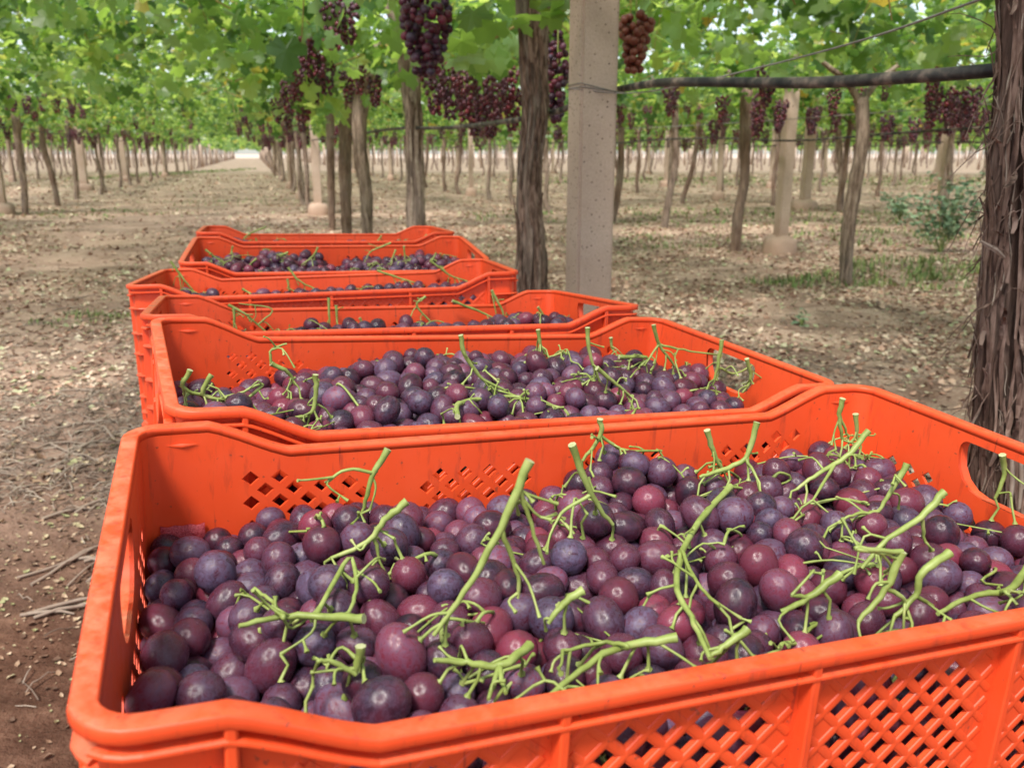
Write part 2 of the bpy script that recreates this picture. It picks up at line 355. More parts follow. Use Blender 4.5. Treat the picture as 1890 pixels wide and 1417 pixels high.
FOL_N = [foliage_mesh(100 + i, 1220, True) for i in range(3)]
FOL_F = [foliage_mesh(200 + i, 600, False) for i in range(4)]

def ico(sub):
    bm = bmesh.new(); bmesh.ops.create_icosphere(bm, subdivisions=sub, radius=1)
    v = [tuple(x.co) for x in bm.verts]; f = [tuple(x.index for x in q.verts) for q in bm.faces]; bm.free(); return v, f
ICO1, ICO2 = ico(1), ico(2)
def bunch_points(seed, n, L=.19, wd=.062):
    rng = random.Random(seed); P = []; tries = 0
    while len(P) < n and tries < 8000:
        tries += 1; t = rng.random() ** .85; rr = wd * (1 - .62 * t) * (.55 + .45 * min(1, t * 5 + .3)); a = rng.uniform(0, 6.283)
        q = rr * rng.uniform(.55, 1.0); p = Vector((q * math.cos(a), q * math.sin(a), -.03 - L * t))
        if all((p - x).length > .0165 for x in P): P.append(p)
    return P
def bunch_mesh(seed, n, sphere, mat):
    mb = MB(); rng = random.Random(seed)
    for p in bunch_points(seed, n):
        r = rng.uniform(.0095, .0125); mb.add([(p.x + v[0] * r, p.y + v[1] * r, p.z + v[2] * r * 1.12) for v in sphere[0]], sphere[1])
    mb.tube([(0, 0, .06), (0, .003, 0), (0, 0, -.08)], .0025, 5, 1)
    return mb.mesh('grape_bunch', [mat, M['stem']])
BUNCH_F = [bunch_mesh(i, 62, ICO1, M['grape_far']) for i in range(4)]

def trunk_mesh(name, path, rad, nr, ns, amp, seed, mat, vf=9.0, lumps=.08):
    """A gnarled stem: path points and radii, with long vertical bark ridges as real relief."""
    C = catmull(path, max(2, nr // (len(path) - 1))); n = len(C)
    rs = np.interp(np.linspace(0, 1, n), np.linspace(0, 1, len(rad)), rad); vs = []
    for i, p in enumerate(C):
        t = (C[min(i + 1, n - 1)] - C[max(i - 1, 0)]).normalized(); a = t.cross(Vector((0, 1, 0))).normalized(); b = t.cross(a)
        for k in range(ns):
            q = 2 * math.pi * k / ns + .25 * math.sin(p.z * 3 + seed)
            cs, sn = math.cos(q), math.sin(q)
            h = noise.noise(Vector((cs * vf * .45 + seed, sn * vf * .45, p.z * 1.6)))
            h2 = 1 - 2 * abs(noise.noise(Vector((cs * vf + seed, sn * vf, p.z * 3.3 + 9))))
            h3 = 1 - 2 * abs(noise.noise(Vector((cs * vf * 2.3, sn * vf * 2.3 + seed, p.z * 7))))
            l = noise.noise(Vector((cs * 1.2, sn * 1.2 + seed, p.z * 5)))
            r = rs[i] * (1 + amp * (.5 * h + .55 * (h2 - .6) + .3 * (h3 - .6)) + lumps * l)
            vs.append(tuple(p + (a * math.cos(2 * math.pi * k / ns) + b * math.sin(2 * math.pi * k / ns)) * r))
    fs = [(i * ns + k, i * ns + (k + 1) % ns, (i + 1) * ns + (k + 1) % ns, (i + 1) * ns + k) for i in range(n - 1) for k in range(ns)]
    fs += [tuple(range(ns - 1, -1, -1)), tuple((n - 1) * ns + k for k in range(ns))]
    mb = MB(); mb.add(vs, fs); return mb, C, rs
def arm(mb, p0, p1, r0, r1, seed, n=7, ns=8):
    pts = catmull([p0, p0.lerp(p1, .35) + Vector((0, 0, .05)), p0.lerp(p1, .7) + Vector((0, 0, .02)), p1], 3)
    mb.tube(pts, list(np.linspace(r0, r1, len(pts))), ns)
TR_F = []
for i in range(6):                          # six trunks for the distant vines, curved low down as in the photo
    rg = random.Random(40 + i); lean = rg.uniform(-.16, .16); k = rg.uniform(.05, .16) * rg.choice((-1, 1))
    path = [Vector((k * .3, 0, -.06)), Vector((k, .02, .22)), Vector((k * .55 + lean * .3, -.02, .6)), Vector((lean * .8, .03, 1.0)), Vector((lean, 0, 1.56))]
    mb, C, rs = trunk_mesh('trunk', path, [.062, .048, .042, .040, .046], 16, 10, .35, i * 3.1, M['bark_grey'])
    top = path[-1] - Vector((0, 0, .04))
    for s in (-1, 1):
        arm(mb, top, top + Vector((s * rg.uniform(.35, .5), rg.uniform(-.4, .4), .34)), .030, .012, i)
        arm(mb, top, top + Vector((rg.uniform(-.1, .1), s * .55, .26)), .026, .012, i)
    TR_F.append(mb.mesh('trunk', M['bark_grey'] if i % 2 else M['bark']))

VINES = []
def make_vine(base, label, group, fol, trunk=None, nb=3, seed=0, rz=0, bscale=1, spread=.75, folscale=1):
    rg = random.Random(seed); e = empty('grapevine', base, (0, 0, ROW_ANG)); tag(e, label, 'grapevine', group)
    if trunk is not None: link('trunk', trunk, e, (0, 0, 0), (0, 0, rz), (1, 1, 1))
    f, s = fol; fx = rg.choice((-1, 1)); fy = rg.choice((-1, 1))
    c = link('foliage', f, e, (0, 0, 0), None, (fx * folscale, fy, 1)); c['kind'] = 'stuff'
    link('shoots', s, e, (0, 0, 0), None, (fx * folscale, fy, 1))['kind'] = 'stuff'
    for k in range(nb):
        u = rg.gauss(0, spread); v = rg.uniform(-1, 1); z = canopy_z(u) + rg.uniform(-.24, .04); sc = rg.uniform(.85, 1.25) * bscale
        link('grape_bunch', rg.choice(BUNCH_F), e, (u, v, z), (rg.uniform(-.15, .15), rg.uniform(-.15, .15), rg.uniform(0, 6)), (sc, sc, sc))
    VINES.append(e); return e

ROWS = {-4: 'row', }
def in_view(p, m=1.6):
    return p.y > 4 and abs(p.x) < p.y * .60 + m
# near specimens, measured in the photograph ---------------------------------
def px_trunk(pts, Y, foot=None):
    """World path of a stem seen through pixels pts at forward distance Y, taken relative to its foot."""
    W_ = [at(u, v, Y) for u, v in pts]
    W_ = sorted(W_, key=lambda p: p.z); d = (W_[1] - W_[0])
    b = W_[0] + d * ((-.06 - W_[0].z) / d.z) * .4; b.z = -.06
    base = Vector((b.x, Y, 0)); return base, [Vector(b)] + W_
def strips(parent, C, rs, n, seed, L=(.05, .16), wd=(.003, .008), lift=.006, zlo=0, zhi=9, facing=None, name='bark_strip', mat='strip', curl=.012, joined=False):
    rg = random.Random(seed); out = MB()
    zs = [c.z for c in C]
    for i in range(n):
        L_ = rg.uniform(*L); z0 = rg.uniform(max(zlo, zs[0] + .02), min(zhi, zs[-1] - L_ - .01)); q = (facing if facing is not None else 0) + rg.gauss(0, 1.0); w_ = rg.uniform(*wd)
        dq = rg.gauss(0, .10); vs = []; K = 7; pe = rg.choice((0, 1)); cu = rg.uniform(0, curl)
        for j in range(K):
            t = j / (K - 1); z = z0 + L_ * t
            ii = min(range(len(zs)), key=lambda a: abs(zs[a] - z)); c = C[ii]; r = rs[ii] * 1.03 + .002 + lift * rg.random() * .3
            e = (t if pe else 1 - t); r += cu * max(0, e - .45) ** 1.5 * 3
            zz = z - (cu * max(0, e - .6) * 1.5 if pe else 0)
            qq = q + dq * t + .05 * math.sin(t * 5 + i); n_ = Vector((math.cos(qq), math.sin(qq), 0)); tg = Vector((-math.sin(qq), math.cos(qq), 0))
            o = Vector((c.x, c.y, zz)) + n_ * r; wj = w_ * (.35 + .65 * math.sin(math.pi * min(1, t * .9 + .1)))
            for s_, d_ in ((-1, 0), (1, 0), (1, -1), (-1, -1)): vs.append(tuple(o + tg * (s_ * wj / 2) + n_ * (d_ * .0014)))
        fs = [(j * 4 + k, j * 4 + (k + 1) % 4, (j + 1) * 4 + (k + 1) % 4, (j + 1) * 4 + k) for j in range(K - 1) for k in range(4)] + [(3, 2, 1, 0), ((K - 1) * 4, (K - 1) * 4 + 1, (K - 1) * 4 + 2, (K - 1) * 4 + 3)]
        if joined: out.add(vs, fs)
        else:
            mb = MB(); mb.add(vs, fs); link(name, mb.mesh(name, M[mat], smooth=False), parent)
    if joined:
        o = link(name, out.mesh(name, M[mat], smooth=False), parent); o['kind'] = 'stuff'
def near_vine(pts, rad, Y, label, nr, ns, amp, seed, mat, fol, nb=0, tops=None, vf=9, group=None, yc=None):
    base, path = px_trunk(pts, Y)
    e = empty('grapevine', base); tag(e, label, 'grapevine', group)
    loc = [p - base for p in path]
    mb, C, rs = trunk_mesh('trunk', loc, rad, nr, ns, amp, seed, mat, vf)
    for (dx, dy, dz, r0) in (tops or []):
        arm(mb, C[-1] - Vector((0, 0, .05)), C[-1] + Vector((dx, dy, dz)), r0, r0 * .5, seed, ns=10)
    link('trunk', mb.mesh('trunk', mat), e)
    if fol is not None:
        f, s = fol; c = link('foliage', f, e, (0, 0, 0), (0, 0, ROW_ANG)); c['kind'] = 'stuff'; link('shoots', s, e, (0, 0, 0), (0, 0, ROW_ANG))['kind'] = 'stuff'
    VINES.append(e); return e, C, rs, base

FACE = -math.pi / 2                          # towards the camera
# 1: the shaggy trunk at the right edge
v1, C, rs, b1 = near_vine([(1917, -90), (1917, 0), (1908, 150), (1897, 300), (1890, 450), (1876, 600), (1872, 750), (1862, 900), (1862, 1000)],
    [.062, .056, .052, .049, .046, .046, .044, .042, .041, .041], 1.2, 'thick dark brown trunk with shaggy peeling bark at the right edge', 130, 110, .46, 3.3, M['bark_dark'], None, vf=6.0)
strips(v1, C, rs, 150, 5, L=(.05, .20), wd=(.003, .009), zlo=.45, zhi=1.3, facing=FACE - .5)
strips(v1, C, rs, 130, 6, L=(.03, .09), wd=(.0007, .002), zlo=.3, zhi=1.4, facing=FACE - .5, name='bark_fibres', mat='fibre', curl=.012, joined=True)
strips(v1, C, rs, 240, 8, L=(.06, .14), wd=(.004, .008), zlo=.0, zhi=1.4, facing=FACE + 2.4, name='bark_flakes', joined=True)
strips(v1, C, rs, 34, 11, L=(.02, .07), wd=(.004, .010), zlo=.55, zhi=1.25, facing=math.pi - .2, curl=.035, lift=.01)
fb = MB(); rg = random.Random(9)
for i in range(46):                          # curling hair-like fibres that stand off the bark on the left
    z = rg.uniform(.55, 1.18); ii = min(range(len(C)), key=lambda a: abs(C[a].z - z)); c = C[ii]; q = math.pi + rg.uniform(-.5, 1.3); n_ = Vector((math.cos(q), math.sin(q), 0))
    p = Vector((c.x, c.y, z)) + n_ * rs[ii] * .98; d = n_ * .007 + Vector((0, 0, rg.uniform(-.02, .012))); pts = [p]
    for k in range(6):
        p = p + d * rg.uniform(.6, 1.0); d = d + Vector((rg.uniform(-.006, .004), rg.uniform(-.004, .004), rg.uniform(-.010, .006))); pts.append(p)
    fb.tube(pts, [.0009, .0009, .0008, .0007, .0006, .0005, .0003], 4)
link('loose_fibres', fb.mesh('loose_fibres', M['strip']), v1)['kind'] = 'stuff'
mb = MB(); c0 = at(1838, 462, 1.16) - b1
mb.tube([c0 + Vector((-.022, 0, .012)), c0, c0 + Vector((.020, .012, -.012))], [.002, .0035, .0022], 5)
link('bark_splinter', mb.mesh('bark_splinter', M['fibre'], smooth=False), v1)
for dx in (0, .013):                         # pale dry roots at the foot, behind the handle
    mb = MB(); p = at(1862 + dx * 1300, 850, 1.12) - b1
    mb.tube([p + Vector((0, 0, .03)), p + Vector((.004, 0, 0)), p + Vector((.009, 0, -.03)), p + Vector((.012, .0, -.07))], [.002, .003, .0035, .002], 6)
    link('aerial_root', mb.mesh('aerial_root', M['fibre']), v1)
f0 = link('foliage', FOL_N[0][0], v1, (0, .4, .28), (0, 0, ROW_ANG)); f0['kind'] = 'stuff'

# 2: the fluted trunk left of the near post
v2, C, rs, b2 = near_vine([(985, -60), (984, 60), (986, 140), (988, 215), (978, 300), (976, 380), (980, 450), (980, 540)],
    [.078, .060, .049, .045, .042, .042, .045, .052, .060], 3.26, 'fluted brown trunk just left of the near concrete post', 90, 64, .46, 8.1, M['bark_grey'], FOL_N[1], tops=[(.35, .1, .28, .05), (-.35, -.1, .25, .045)], vf=4.5)
strips(v2, C, rs, 46, 15, L=(.08, .30), wd=(.008, .018), zlo=.15, zhi=1.35, facing=FACE, lift=.01)
strips(v2, C, rs, 120, 16, L=(.06, .2), wd=(.003, .008), zlo=.05, zhi=1.4, facing=FACE, name='bark_flakes', joined=True)
mb = MB()                                    # dark split in the bark
zz = [at(975, y, 3.2).z for y in (470, 450, 425, 395, 380)]
# 3: pale trunk in front of the grape curtain
v3, C, rs, b3 = near_vine([(742, 40), (752, 110), (762, 200), (766, 290), (768, 360), (768, 415)],
    [.066, .060, .056, .054, .056, .060, .062], 5.7, 'pale grey flaking trunk standing behind the rear crates, third from the post', 60, 44, .40, 5.7, M['bark_grey'], FOL_N[2], tops=[(-.3, .2, .3, .045), (.4, .1, .3, .04)], vf=4.5)
strips(v3, C, rs, 26, 25, L=(.12, .35), wd=(.012, .026), zlo=.1, zhi=1.4, facing=FACE, lift=.012, mat='fibre')
# 4, 5, 6
v4, C, rs, _ = near_vine([(720, 60), (690, 115), (672, 160), (664, 230), (668, 300), (676, 360), (678, 424)], [.05, .052, .056, .060, .062, .064, .064, .066], 7.9,
    'grey trunk whose top bends right, behind the rear crates', 50, 28, .35, 2.2, M['bark_grey'], FOL_N[0], tops=[(.5, .2, .25, .04)], vf=4.5)
v5, C, rs, _ = near_vine([(650, 60), (646, 140), (640, 220), (636, 300), (638, 360), (640, 424)], [.05, .055, .062, .066, .066, .068, .075], 9.6,
    'dark straight trunk with a swollen foot left of the bent grey trunk', 50, 28, .32, 4.4, M['bark'], FOL_N[1], tops=[(-.5, .2, .25, .04)], vf=4.5)
v6, C, rs, _ = near_vine([(604, 120), (608, 200), (610, 280), (612, 380)], [.045, .05, .052, .055, .06], 12.2,
    'thin dark trunk between the far post and the dark straight trunk', 40, 20, .3, 1.4, M['bark'], FOL_N[2], tops=[(.4, .2, .25, .03)], vf=4.5)
# right-hand row, measured
for (pts, Y, rad, lab, sd_, ft) in [
    ([(1590, 180), (1592, 260), (1578, 340), (1566, 420), (1560, 525)], 7.02, [.045, .050, .055, .052, .050, .048], 'leaning scaly trunk in green weeds right of the small concrete post', 31, 0),
    ([(1378, 165), (1376, 250), (1374, 330), (1362, 400), (1357, 465)], 9.42, [.055, .052, .052, .05, .055, .06], 'pale trunk left of the small concrete post with its footing', 32, 1),
    ([(1246, 180), (1246, 240), (1246, 300), (1236, 360), (1226, 420)], 12.6, [.05, .05, .05, .048, .048, .05], 'dark trunk curving left at its foot, second right of the near post', 33, 2),
    ([(1148, 200), (1146, 260), (1146, 310), (1140, 360), (1130, 410)], 13.6, [.05, .05, .05, .05, .05, .055], 'dark curved trunk beside the right face of the near post', 34, 0),
    ([(1545, 200), (1548, 260), (1552, 320), (1552, 392)], 15.8, [.05, .05, .05, .05, .055], 'trunk with green shoots up it behind the small concrete post', 35, 1),
    ([(1290, 190), (1288, 250), (1278, 310), (1262, 362)], 18.5, [.05, .05, .05, .05, .055], 'slender trunk leaning left behind the dark leaning trunk', 36, 2),
    # left-hand row
    ([(28, 215), (36, 280), (44, 340), (47, 396)], 15.4, [.06, .055, .055, .055, .065], 'grey trunk beside the concrete post at the left edge', 37, 0),
    ([(76, 210), (80, 270), (96, 325), (107, 380)], 17.9, [.06, .055, .055, .055, .065], 'dark trunk with a crooked foot, second from the left edge', 38, 1),
    ([(120, 215), (134, 280), (140, 330), (142, 364)], 20.4, [.06, .055, .055, .055, .065], 'straight dark trunk left of the second post on the left', 39, 2)]:
    v, C, rs, _ = near_vine(pts, rad, Y, lab, 34, 20, .30, sd_ * 1.3, M['bark_grey'] if sd_ % 2 else M['bark'], FOL_N[ft], tops=[(.4, .2, .3, .03), (-.4, -.1, .28, .03)], vf=4.0)
    rg = random.Random(sd_)
    for k in range(4):
        u = rg.gauss(0, .9); vv = rg.uniform(-1, 1); sc = rg.uniform(1.0, 1.4)
        p = RP * u + RD * vv; link('grape_bunch', rg.choice(BUNCH_F), v, (p.x, p.y, canopy_z(u) + rg.uniform(-.24, .0)), (0, 0, rg.uniform(0, 6)), (sc, sc, sc))

# vines further off: six rows or so either side of the path
ROWDEF = [(-4.1, 'in the first row left of the path'), (-9.15, 'in the second row left of the path'), (-14.2, 'in the third row left of the path'), (-19.2, 'far to the left of the path'),
          (1.0, 'in the row right of the path, behind the crates'), (5.3, 'in the second row right of the path'), (10.5, 'in the third row right of the path'),
          (15.5, 'in the fourth row right of the path'), (20.5, 'in the fifth row right of the path'), (25.5, 'in the sixth row right of the path'), (30.5, 'far to the right behind the other rows'), (35.5, 'far back in the right corner of the vineyard')]
START = {-4.1: 22.6, 1.0: 15.8, 5.3: 16.2}
seed = 500
for x0, where in ROWDEF:
    y = START.get(x0, 5.0); cnt = 0; ORD = ['nearest', 'second nearest', 'third nearest', 'fourth nearest', 'fifth nearest', 'sixth nearest']
    while y < 52:
        seed += 1; rg = random.Random(seed)
        p = Vector((ROWX(x0, y) + rg.uniform(-.12, .12), y + rg.uniform(-.25, .25), 0))
        if in_view(p):
            near = p.y < 15
            lab = ('%s thin-trunked grapevine ' % ORD[cnt] if cnt < 6 else 'distant thin-trunked grapevine ') + where; cnt += 1
            make_vine(p, lab, 'grapevines ' + where,
                      (FOL_N if near else FOL_F)[rg.randrange(3)], TR_F[rg.randrange(6)], nb=7 if p.y < 20 else 5 if p.y < 32 else 2, seed=seed, rz=rg.choice((0, 3.14)) + rg.uniform(-.5, .5), spread=.8, bscale=1.35)
        y += ALONG
# beyond that the rows read as one mass
far = MB(); farl = MB(); rg = random.Random(4); rngf = np.random.default_rng(4)
for k in range(-14, 34):
    x0 = 1.0 + 5.05 * k; y = 53.0 + (k % 3) * .7
    while y < 182:
        x = ROWX(x0, y)
        if abs(x) < y * .62 + 2:
            lx = rg.gauss(0, .12)
            if rg.random() < .3: far.box((x - .06, y - .06, -.05), (x + .06, y + .06, 1.9), 1)
            else: far.tube([(x, y, -.05), (x + lx, y, .7), (x + lx * .3, y, 1.6)], [.065, .05, .05], 5, 0, False)
            P = []
            for _ in range(16 if y < 100 else 8):
                u = rngf.uniform(-2.6, 2.6); P.append((x + u, y + rngf.uniform(-1.1, 1.1), canopy_z(u) + rngf.gamma(1.6, .16) - .05))
            leaf_cloud(farl, P, .42 if y < 100 else .7, LEAF_S, LEAF_SF, rng=rngf)
        y += 2.2 if y < 100 else 4.0
o = empty('distant_vines', (0, 0, 0)); tag(o, 'hazy rows of far-off vines closing the view under the canopy', 'vineyard'); o['kind'] = 'stuff'
p_ = link('trunks', far.mesh('trunks', [M['bark_grey'], M['concrete_far']]), o); p_['kind'] = 'stuff'
p_ = link('foliage', farl.mesh('foliage', M['leaf'], smooth=False), o); p_['kind'] = 'stuff'
# canopy where the vine itself stands outside the frame: vines of the same rows just beyond its edges
for x0, ylist in ((5.3, (2.6, 4.8)), (10.5, (3.2,)), (-4.1, (4.0, 6.15, 8.3, 10.45, 12.6)), (-9.15, (12.8, 15.0, 17.1))):
    for yi, y in enumerate(ylist):
        seed += 1; rg = random.Random(seed); p = Vector((ROWX(x0, y), y, 0))
        if in_view(p) and x0 not in START: continue
        side = 'left' if x0 < 0 else 'right'
        make_vine(p, '%s grapevine beyond the %s edge of the picture, %s row out, leaves overhead' % (['nearest', 'second', 'third', 'fourth', 'fifth'][yi], side, 'first' if abs(x0) < 6 else 'second'), 'grapevines beyond the %s edge' % side, FOL_N[rg.randrange(3)], TR_F[rg.randrange(6)], nb=3, seed=seed)

# the nearest hanging bunches, grape by grape
GR = []
def sphere_mesh(seed, nu=16, nv=10, lump=.03):
    rg = random.Random(seed); vs = [(0, 0, 1)]; off = Vector((seed * 3.1, 0, 0))
    for j in range(1, nv):
        for i in range(nu):
            a, b = 2 * math.pi * i / nu, math.pi * j / nv; p = Vector((math.sin(b) * math.cos(a), math.sin(b) * math.sin(a), math.cos(b)))
            p *= 1 + lump * noise.noise(p * 1.6 + off); p.z = p.z if p.z < .9 else p.z - .06 * (p.z - .9) * 10; vs.append(tuple(p))
    vs.append((0, 0, -1)); n = len(vs) - 1
    fs = [(0, 1 + i, 1 + (i + 1) % nu) for i in range(nu)]
    fs += [(1 + j * nu + i, 1 + (j + 1) * nu + i, 1 + (j + 1) * nu + (i + 1) % nu, 1 + j * nu + (i + 1) % nu) for j in range(nv - 2) for i in range(nu)]
    fs += [(n, 1 + (nv - 2) * nu + (i + 1) % nu, 1 + (nv - 2) * nu + i) for i in range(nu)]
    mb = MB(); mb.add(vs, fs); return mb
GRAPE = [sphere_mesh(i).mesh('grape', M['grape']) for i in range(5)]
GRAPE_RED = sphere_mesh(9).mesh('red_grape', M['grape_red'])
mbS = MB(); mbS.tube([(0, 0, .10), (0, .003, 0), (0, 0, -.10), (.004, 0, -.19)], [.003, .003, .002, .001], 6)
STALK = mbS.mesh('stalk', M['stem'])
def hang(parent, u, v, Y, n=60, sc=1.0, red=False, label=None, seed=0, fine=True, wd=.062, L=.19):
    p = at(u, v, Y) - parent.location
    if not fine:
        o = link('grape_bunch', BUNCH_F[seed % 4], parent, p, (0, 0, seed), (sc, sc, sc)); return o
    b = link('grape_bunch', STALK, parent, p); b.scale = (sc, sc, sc)
    if label: b['label'] = label
    rg = random.Random(seed)
    for q in bunch_points(seed, n, L, wd):
        r = rg.uniform(.0105, .0135)
        link('grape', GRAPE_RED if red else GRAPE[rg.randrange(5)], b, q, (rg.uniform(0, 6), rg.uniform(0, 6), rg.uniform(0, 6)), (r, r, r * 1.1))
    return b
hang(v2, 784, -22, 3.05, 95, 1.2, wd=.085, label='large near-black bunch hanging in front of the leaves', seed=71)
hang(v2, 760, -70, 3.1, 50, 1.0, label='near-black bunch above the large one', seed=76)
hang(v2, 1175, 8, 3.3, 60, 1.25, red=True, label='rusty red bunch beside the top of the near post', seed=72, L=.15, wd=.05)
hang(v2, 1030, 70, 3.6, 60, 1.15, seed=73, L=.24, wd=.045)
hang(v2, 1018, 20, 3.7, 50, 1.0, seed=77)
for i, (u, v, Y) in enumerate([(800, 118, 5.0), (830, 130, 5.2), (858, 128, 4.9), (890, 135, 5.1), (915, 128, 4.8), (935, 110, 5.0), (875, 165, 5.4), (905, 165, 5.3), (820, 105, 5.3), (850, 110, 5.4), (945, 150, 5.1)]):
    hang(v3, u, v, Y, sc=1.2, seed=i + 3, fine=False)
for i, (u, v, Y) in enumerate([(560, 60, 5.6), (545, 110, 6.0), (575, 115, 5.8), (600, 95, 5.7), (612, -10, 4.6), (640, -20, 4.7), (530, 140, 6.6), (560, 160, 7), (640, 120, 6.4), (690, 130, 6.8), (585, 60, 5.6), (510, 175, 8.5), (530, 190, 9), (555, 190, 8.2), (660, 110, 7)]):
    hang(v4, u, v, Y, sc=1.15, seed=i + 1, fine=False)
for i, (u, v, Y) in enumerate([(20, 165, 14), (45, 170, 14.2), (75, 165, 14.6), (100, 170, 14.8), (130, 172, 15.5), (60, 185, 15), (150, 185, 17), (250, 215, 24)]):
    hang(VINES[11], u, v, Y, sc=1.5, seed=i, fine=False)
for i, (u, v, Y) in enumerate([(1750, 150, 6.4), (1775, 160, 6.5), (1800, 150, 6.4), (1725, 165, 7), (1760, 180, 7), (1405, 165, 7.6), (1400, 195, 7.7), (1335, 170, 8.5), (1440, 185, 8.4), (1320, 215, 9.4), (1500, 195, 9), (1640, 205, 9), (1690, 210, 9.5), (1240, 150, 7.5)]):
    hang(VINES[6], u, v, Y, sc=1.25, seed=i + 2, fine=False)
# large leaves one can tell apart at the underside of the nearest canopy
mbL = MB(); mbL.add((LEAF * [1, 1, 1.2]).tolist(), LEAF_F); LEAF1 = mbL.mesh('leaf', M['leaf'], smooth=False)
def mat_variant(): pass
rg = random.Random(77)
for (pv, area, Y0, Y1, n) in [(v2, (880, -30, 1060, 60), 2.9, 3.3, 12), (v2, (700, -20, 960, 110), 3.3, 4.6, 34), (v3, (600, -20, 900, 140), 4.2, 6, 46), (v4, (380, -20, 720, 120), 5, 7, 60), (v4, (560, 60, 640, 220), 5.5, 7.5, 22),
                              (v2, (1140, -10, 1500, 100), 4.0, 6, 46), (VINES[6], (1300, -10, 1860, 150), 4.5, 7, 60), (VINES[11], (0, -20, 420, 180), 4.6, 8, 80)]:
    for k in range(n):
        u, v, Y = rg.uniform(area[0], area[2]), rg.uniform(area[1], area[3]), rg.uniform(Y0, Y1); s = rg.uniform(.07, .12)
        link('leaf', LEAF1, pv, at(u, v, Y) - pv.location, (rg.gauss(-.9, .6), rg.gauss(0, .5), rg.uniform(0, 6.28)), (s, s, s))

for (pv, u0, u1, v0, v1_, Y0, Y1, n, sd_, nm) in [(v4, 360, 640, -30, 215, 5.5, 9.5, 420, 1, 'hanging_foliage'), (v3, 640, 960, -30, 120, 4.2, 7.0, 160, 2, 'hanging_foliage'), (VINES[11], -20, 380, -30, 190, 8, 13, 330, 3, 'hanging_foliage'), (VINES[11], 300, 432, 150, 250, 16, 30, 300, 5, 'hanging_foliage'), (v6, 488, 600, 120, 245, 10, 19, 320, 6, 'hanging_foliage')]:
    rr = np.random.default_rng(sd_); P = []
    while len(P) < n:
        u, v, Y = rr.uniform(u0, u1), rr.uniform(v0, v1_), rr.uniform(Y0, Y1)
        if noise.noise(Vector((u * .012, v * .012, Y * .4 + sd_))) > -.05 and not (v > 120 and u < u0 + 90): p = at(u, v, Y) - pv.location; P.append(tuple(p))
    mb = MB(); leaf_cloud(mb, P, .10, LEAF, LEAF_F, rng=rr); link(nm, mb.mesh(nm, M['leaf'], smooth=False), pv)['kind'] = 'stuff'

# ------------------------------------------------------------ posts, hoses and wires
def post(base, w_, h, label, group=None, rot=ROW_ANG, block=True, lean=0, mat='concrete_far'):
    e = empty('concrete_post', base, (lean, 0, rot)); tag(e, label, 'post', group)
    bm = bmesh.new(); bmesh.ops.create_cube(bm, size=1); bmesh.ops.scale(bm, vec=(w_, w_, h + .1), verts=bm.verts); bmesh.ops.translate(bm, vec=(0, 0, h / 2 - .05), verts=bm.verts)
    bmesh.ops.bevel(bm, geom=[x for x in bm.edges], offset=w_ * .07, segments=2, affect='EDGES'); me = bpy.data.meshes.new('shaft'); bm.to_mesh(me); bm.free(); me.materials.append(M[mat])
    link('shaft', me, e)
    if block: link('footing', FOOT, e, (0, 0, 0), None, (w_ / .13, w_ / .13, 1))
    return e
fm = MB(); K = 12
for j, (z, r) in enumerate([(-.06, .17), (.03, .175), (.12, .165), (.17, .145), (.195, .10), (.20, .0)]):
    for k in range(K):
        a = 2 * math.pi * (k + .5) / K; sq = 1 / max(abs(math.cos(a)), abs(math.sin(a))); q = r * (.55 + .45 * sq) * (1 + .10 * noise.noise(Vector((a * 2, z * 9, 1))))
        fm.v.append((q * math.cos(a), q * math.sin(a), z + .012 * math.sin(a * 3)))
fm.f = [(j * K + k, j * K + (k + 1) % K, (j + 1) * K + (k + 1) % K, (j + 1) * K + k) for j in range(5) for k in range(K)]; fm.m = [0] * len(fm.f)
FOOT = fm.mesh('footing', M['concrete_far'])
pn = at(1091, 283, 2.68); npost = post((pn.x, pn.y, 0), .114, 2.3, 'large pitted tan concrete post behind the second crate, nearest of all', block=False, mat='concrete')
NPZ = at(1091, 165, 2.62).z
mb = MB()
for dz, tl in ((0, .006), (.004, .012)):
    s_ = .0585; mb.tube([(-s_, -s_, NPZ + dz + tl), (s_, -s_, NPZ + dz - tl), (s_, s_, NPZ + dz), (-s_, s_, NPZ + dz + tl), (-s_, -s_, NPZ + dz + tl)], .0016, 6)
link('wire_tie', mb.mesh('wire_tie', M['wire']), npost)
def ppost(u, vb, vt, wpx, lab, grp=None, block=True, lean=0):
    g = ground_at(u, vb); return post(g, wpx * g.y / FPX * .64, 2.0, lab, grp, block=block, lean=lean)
ppost(1438, 470, 165, 32, 'small cream concrete post on a lumpy footing, right of the near post')
ppost(1484, 388, 190, 24, 'cream post behind and right of the one with the lumpy footing')
ppost(588, 396, 180, 22, 'concrete post on a square footing behind the rear crates')
ppost(6, 396, 190, 24, 'concrete post on a broad footing at the left edge')
ppost(157, 352, 200, 20, 'second concrete post from the left edge')
ppost(232, 334, 205, 14, 'third concrete post from the left edge')
ppost(1230, 345, 190, 14, 'thin pale post right of the near post')
for x0, where in ROWDEF:
    y = {-4.1: 40, 1.0: 20.3, 5.3: 22}.get(x0, 7.0)
    while y < 52:
        p = Vector((ROWX(x0, y), y, 0))
        if in_view(p, .5): post(p, .10, 2.0, ('concrete post %s ' % ('about %s metres off' % ['five', 'ten', 'fifteen', 'twenty', 'twenty-five', 'thirty'][min(5, int(p.y // 5) - 1)]) if p.y < 32 else 'far thin concrete post ') + where, 'concrete posts ' + where)
        y += 6.6
def line(name, pts, r, mat, label, cat, n=8, group=None):
    mb = MB(); mb.tube(catmull(pts, 4), r, n); return tag(link(name, mb.mesh(name, M[mat])), label, cat, group)
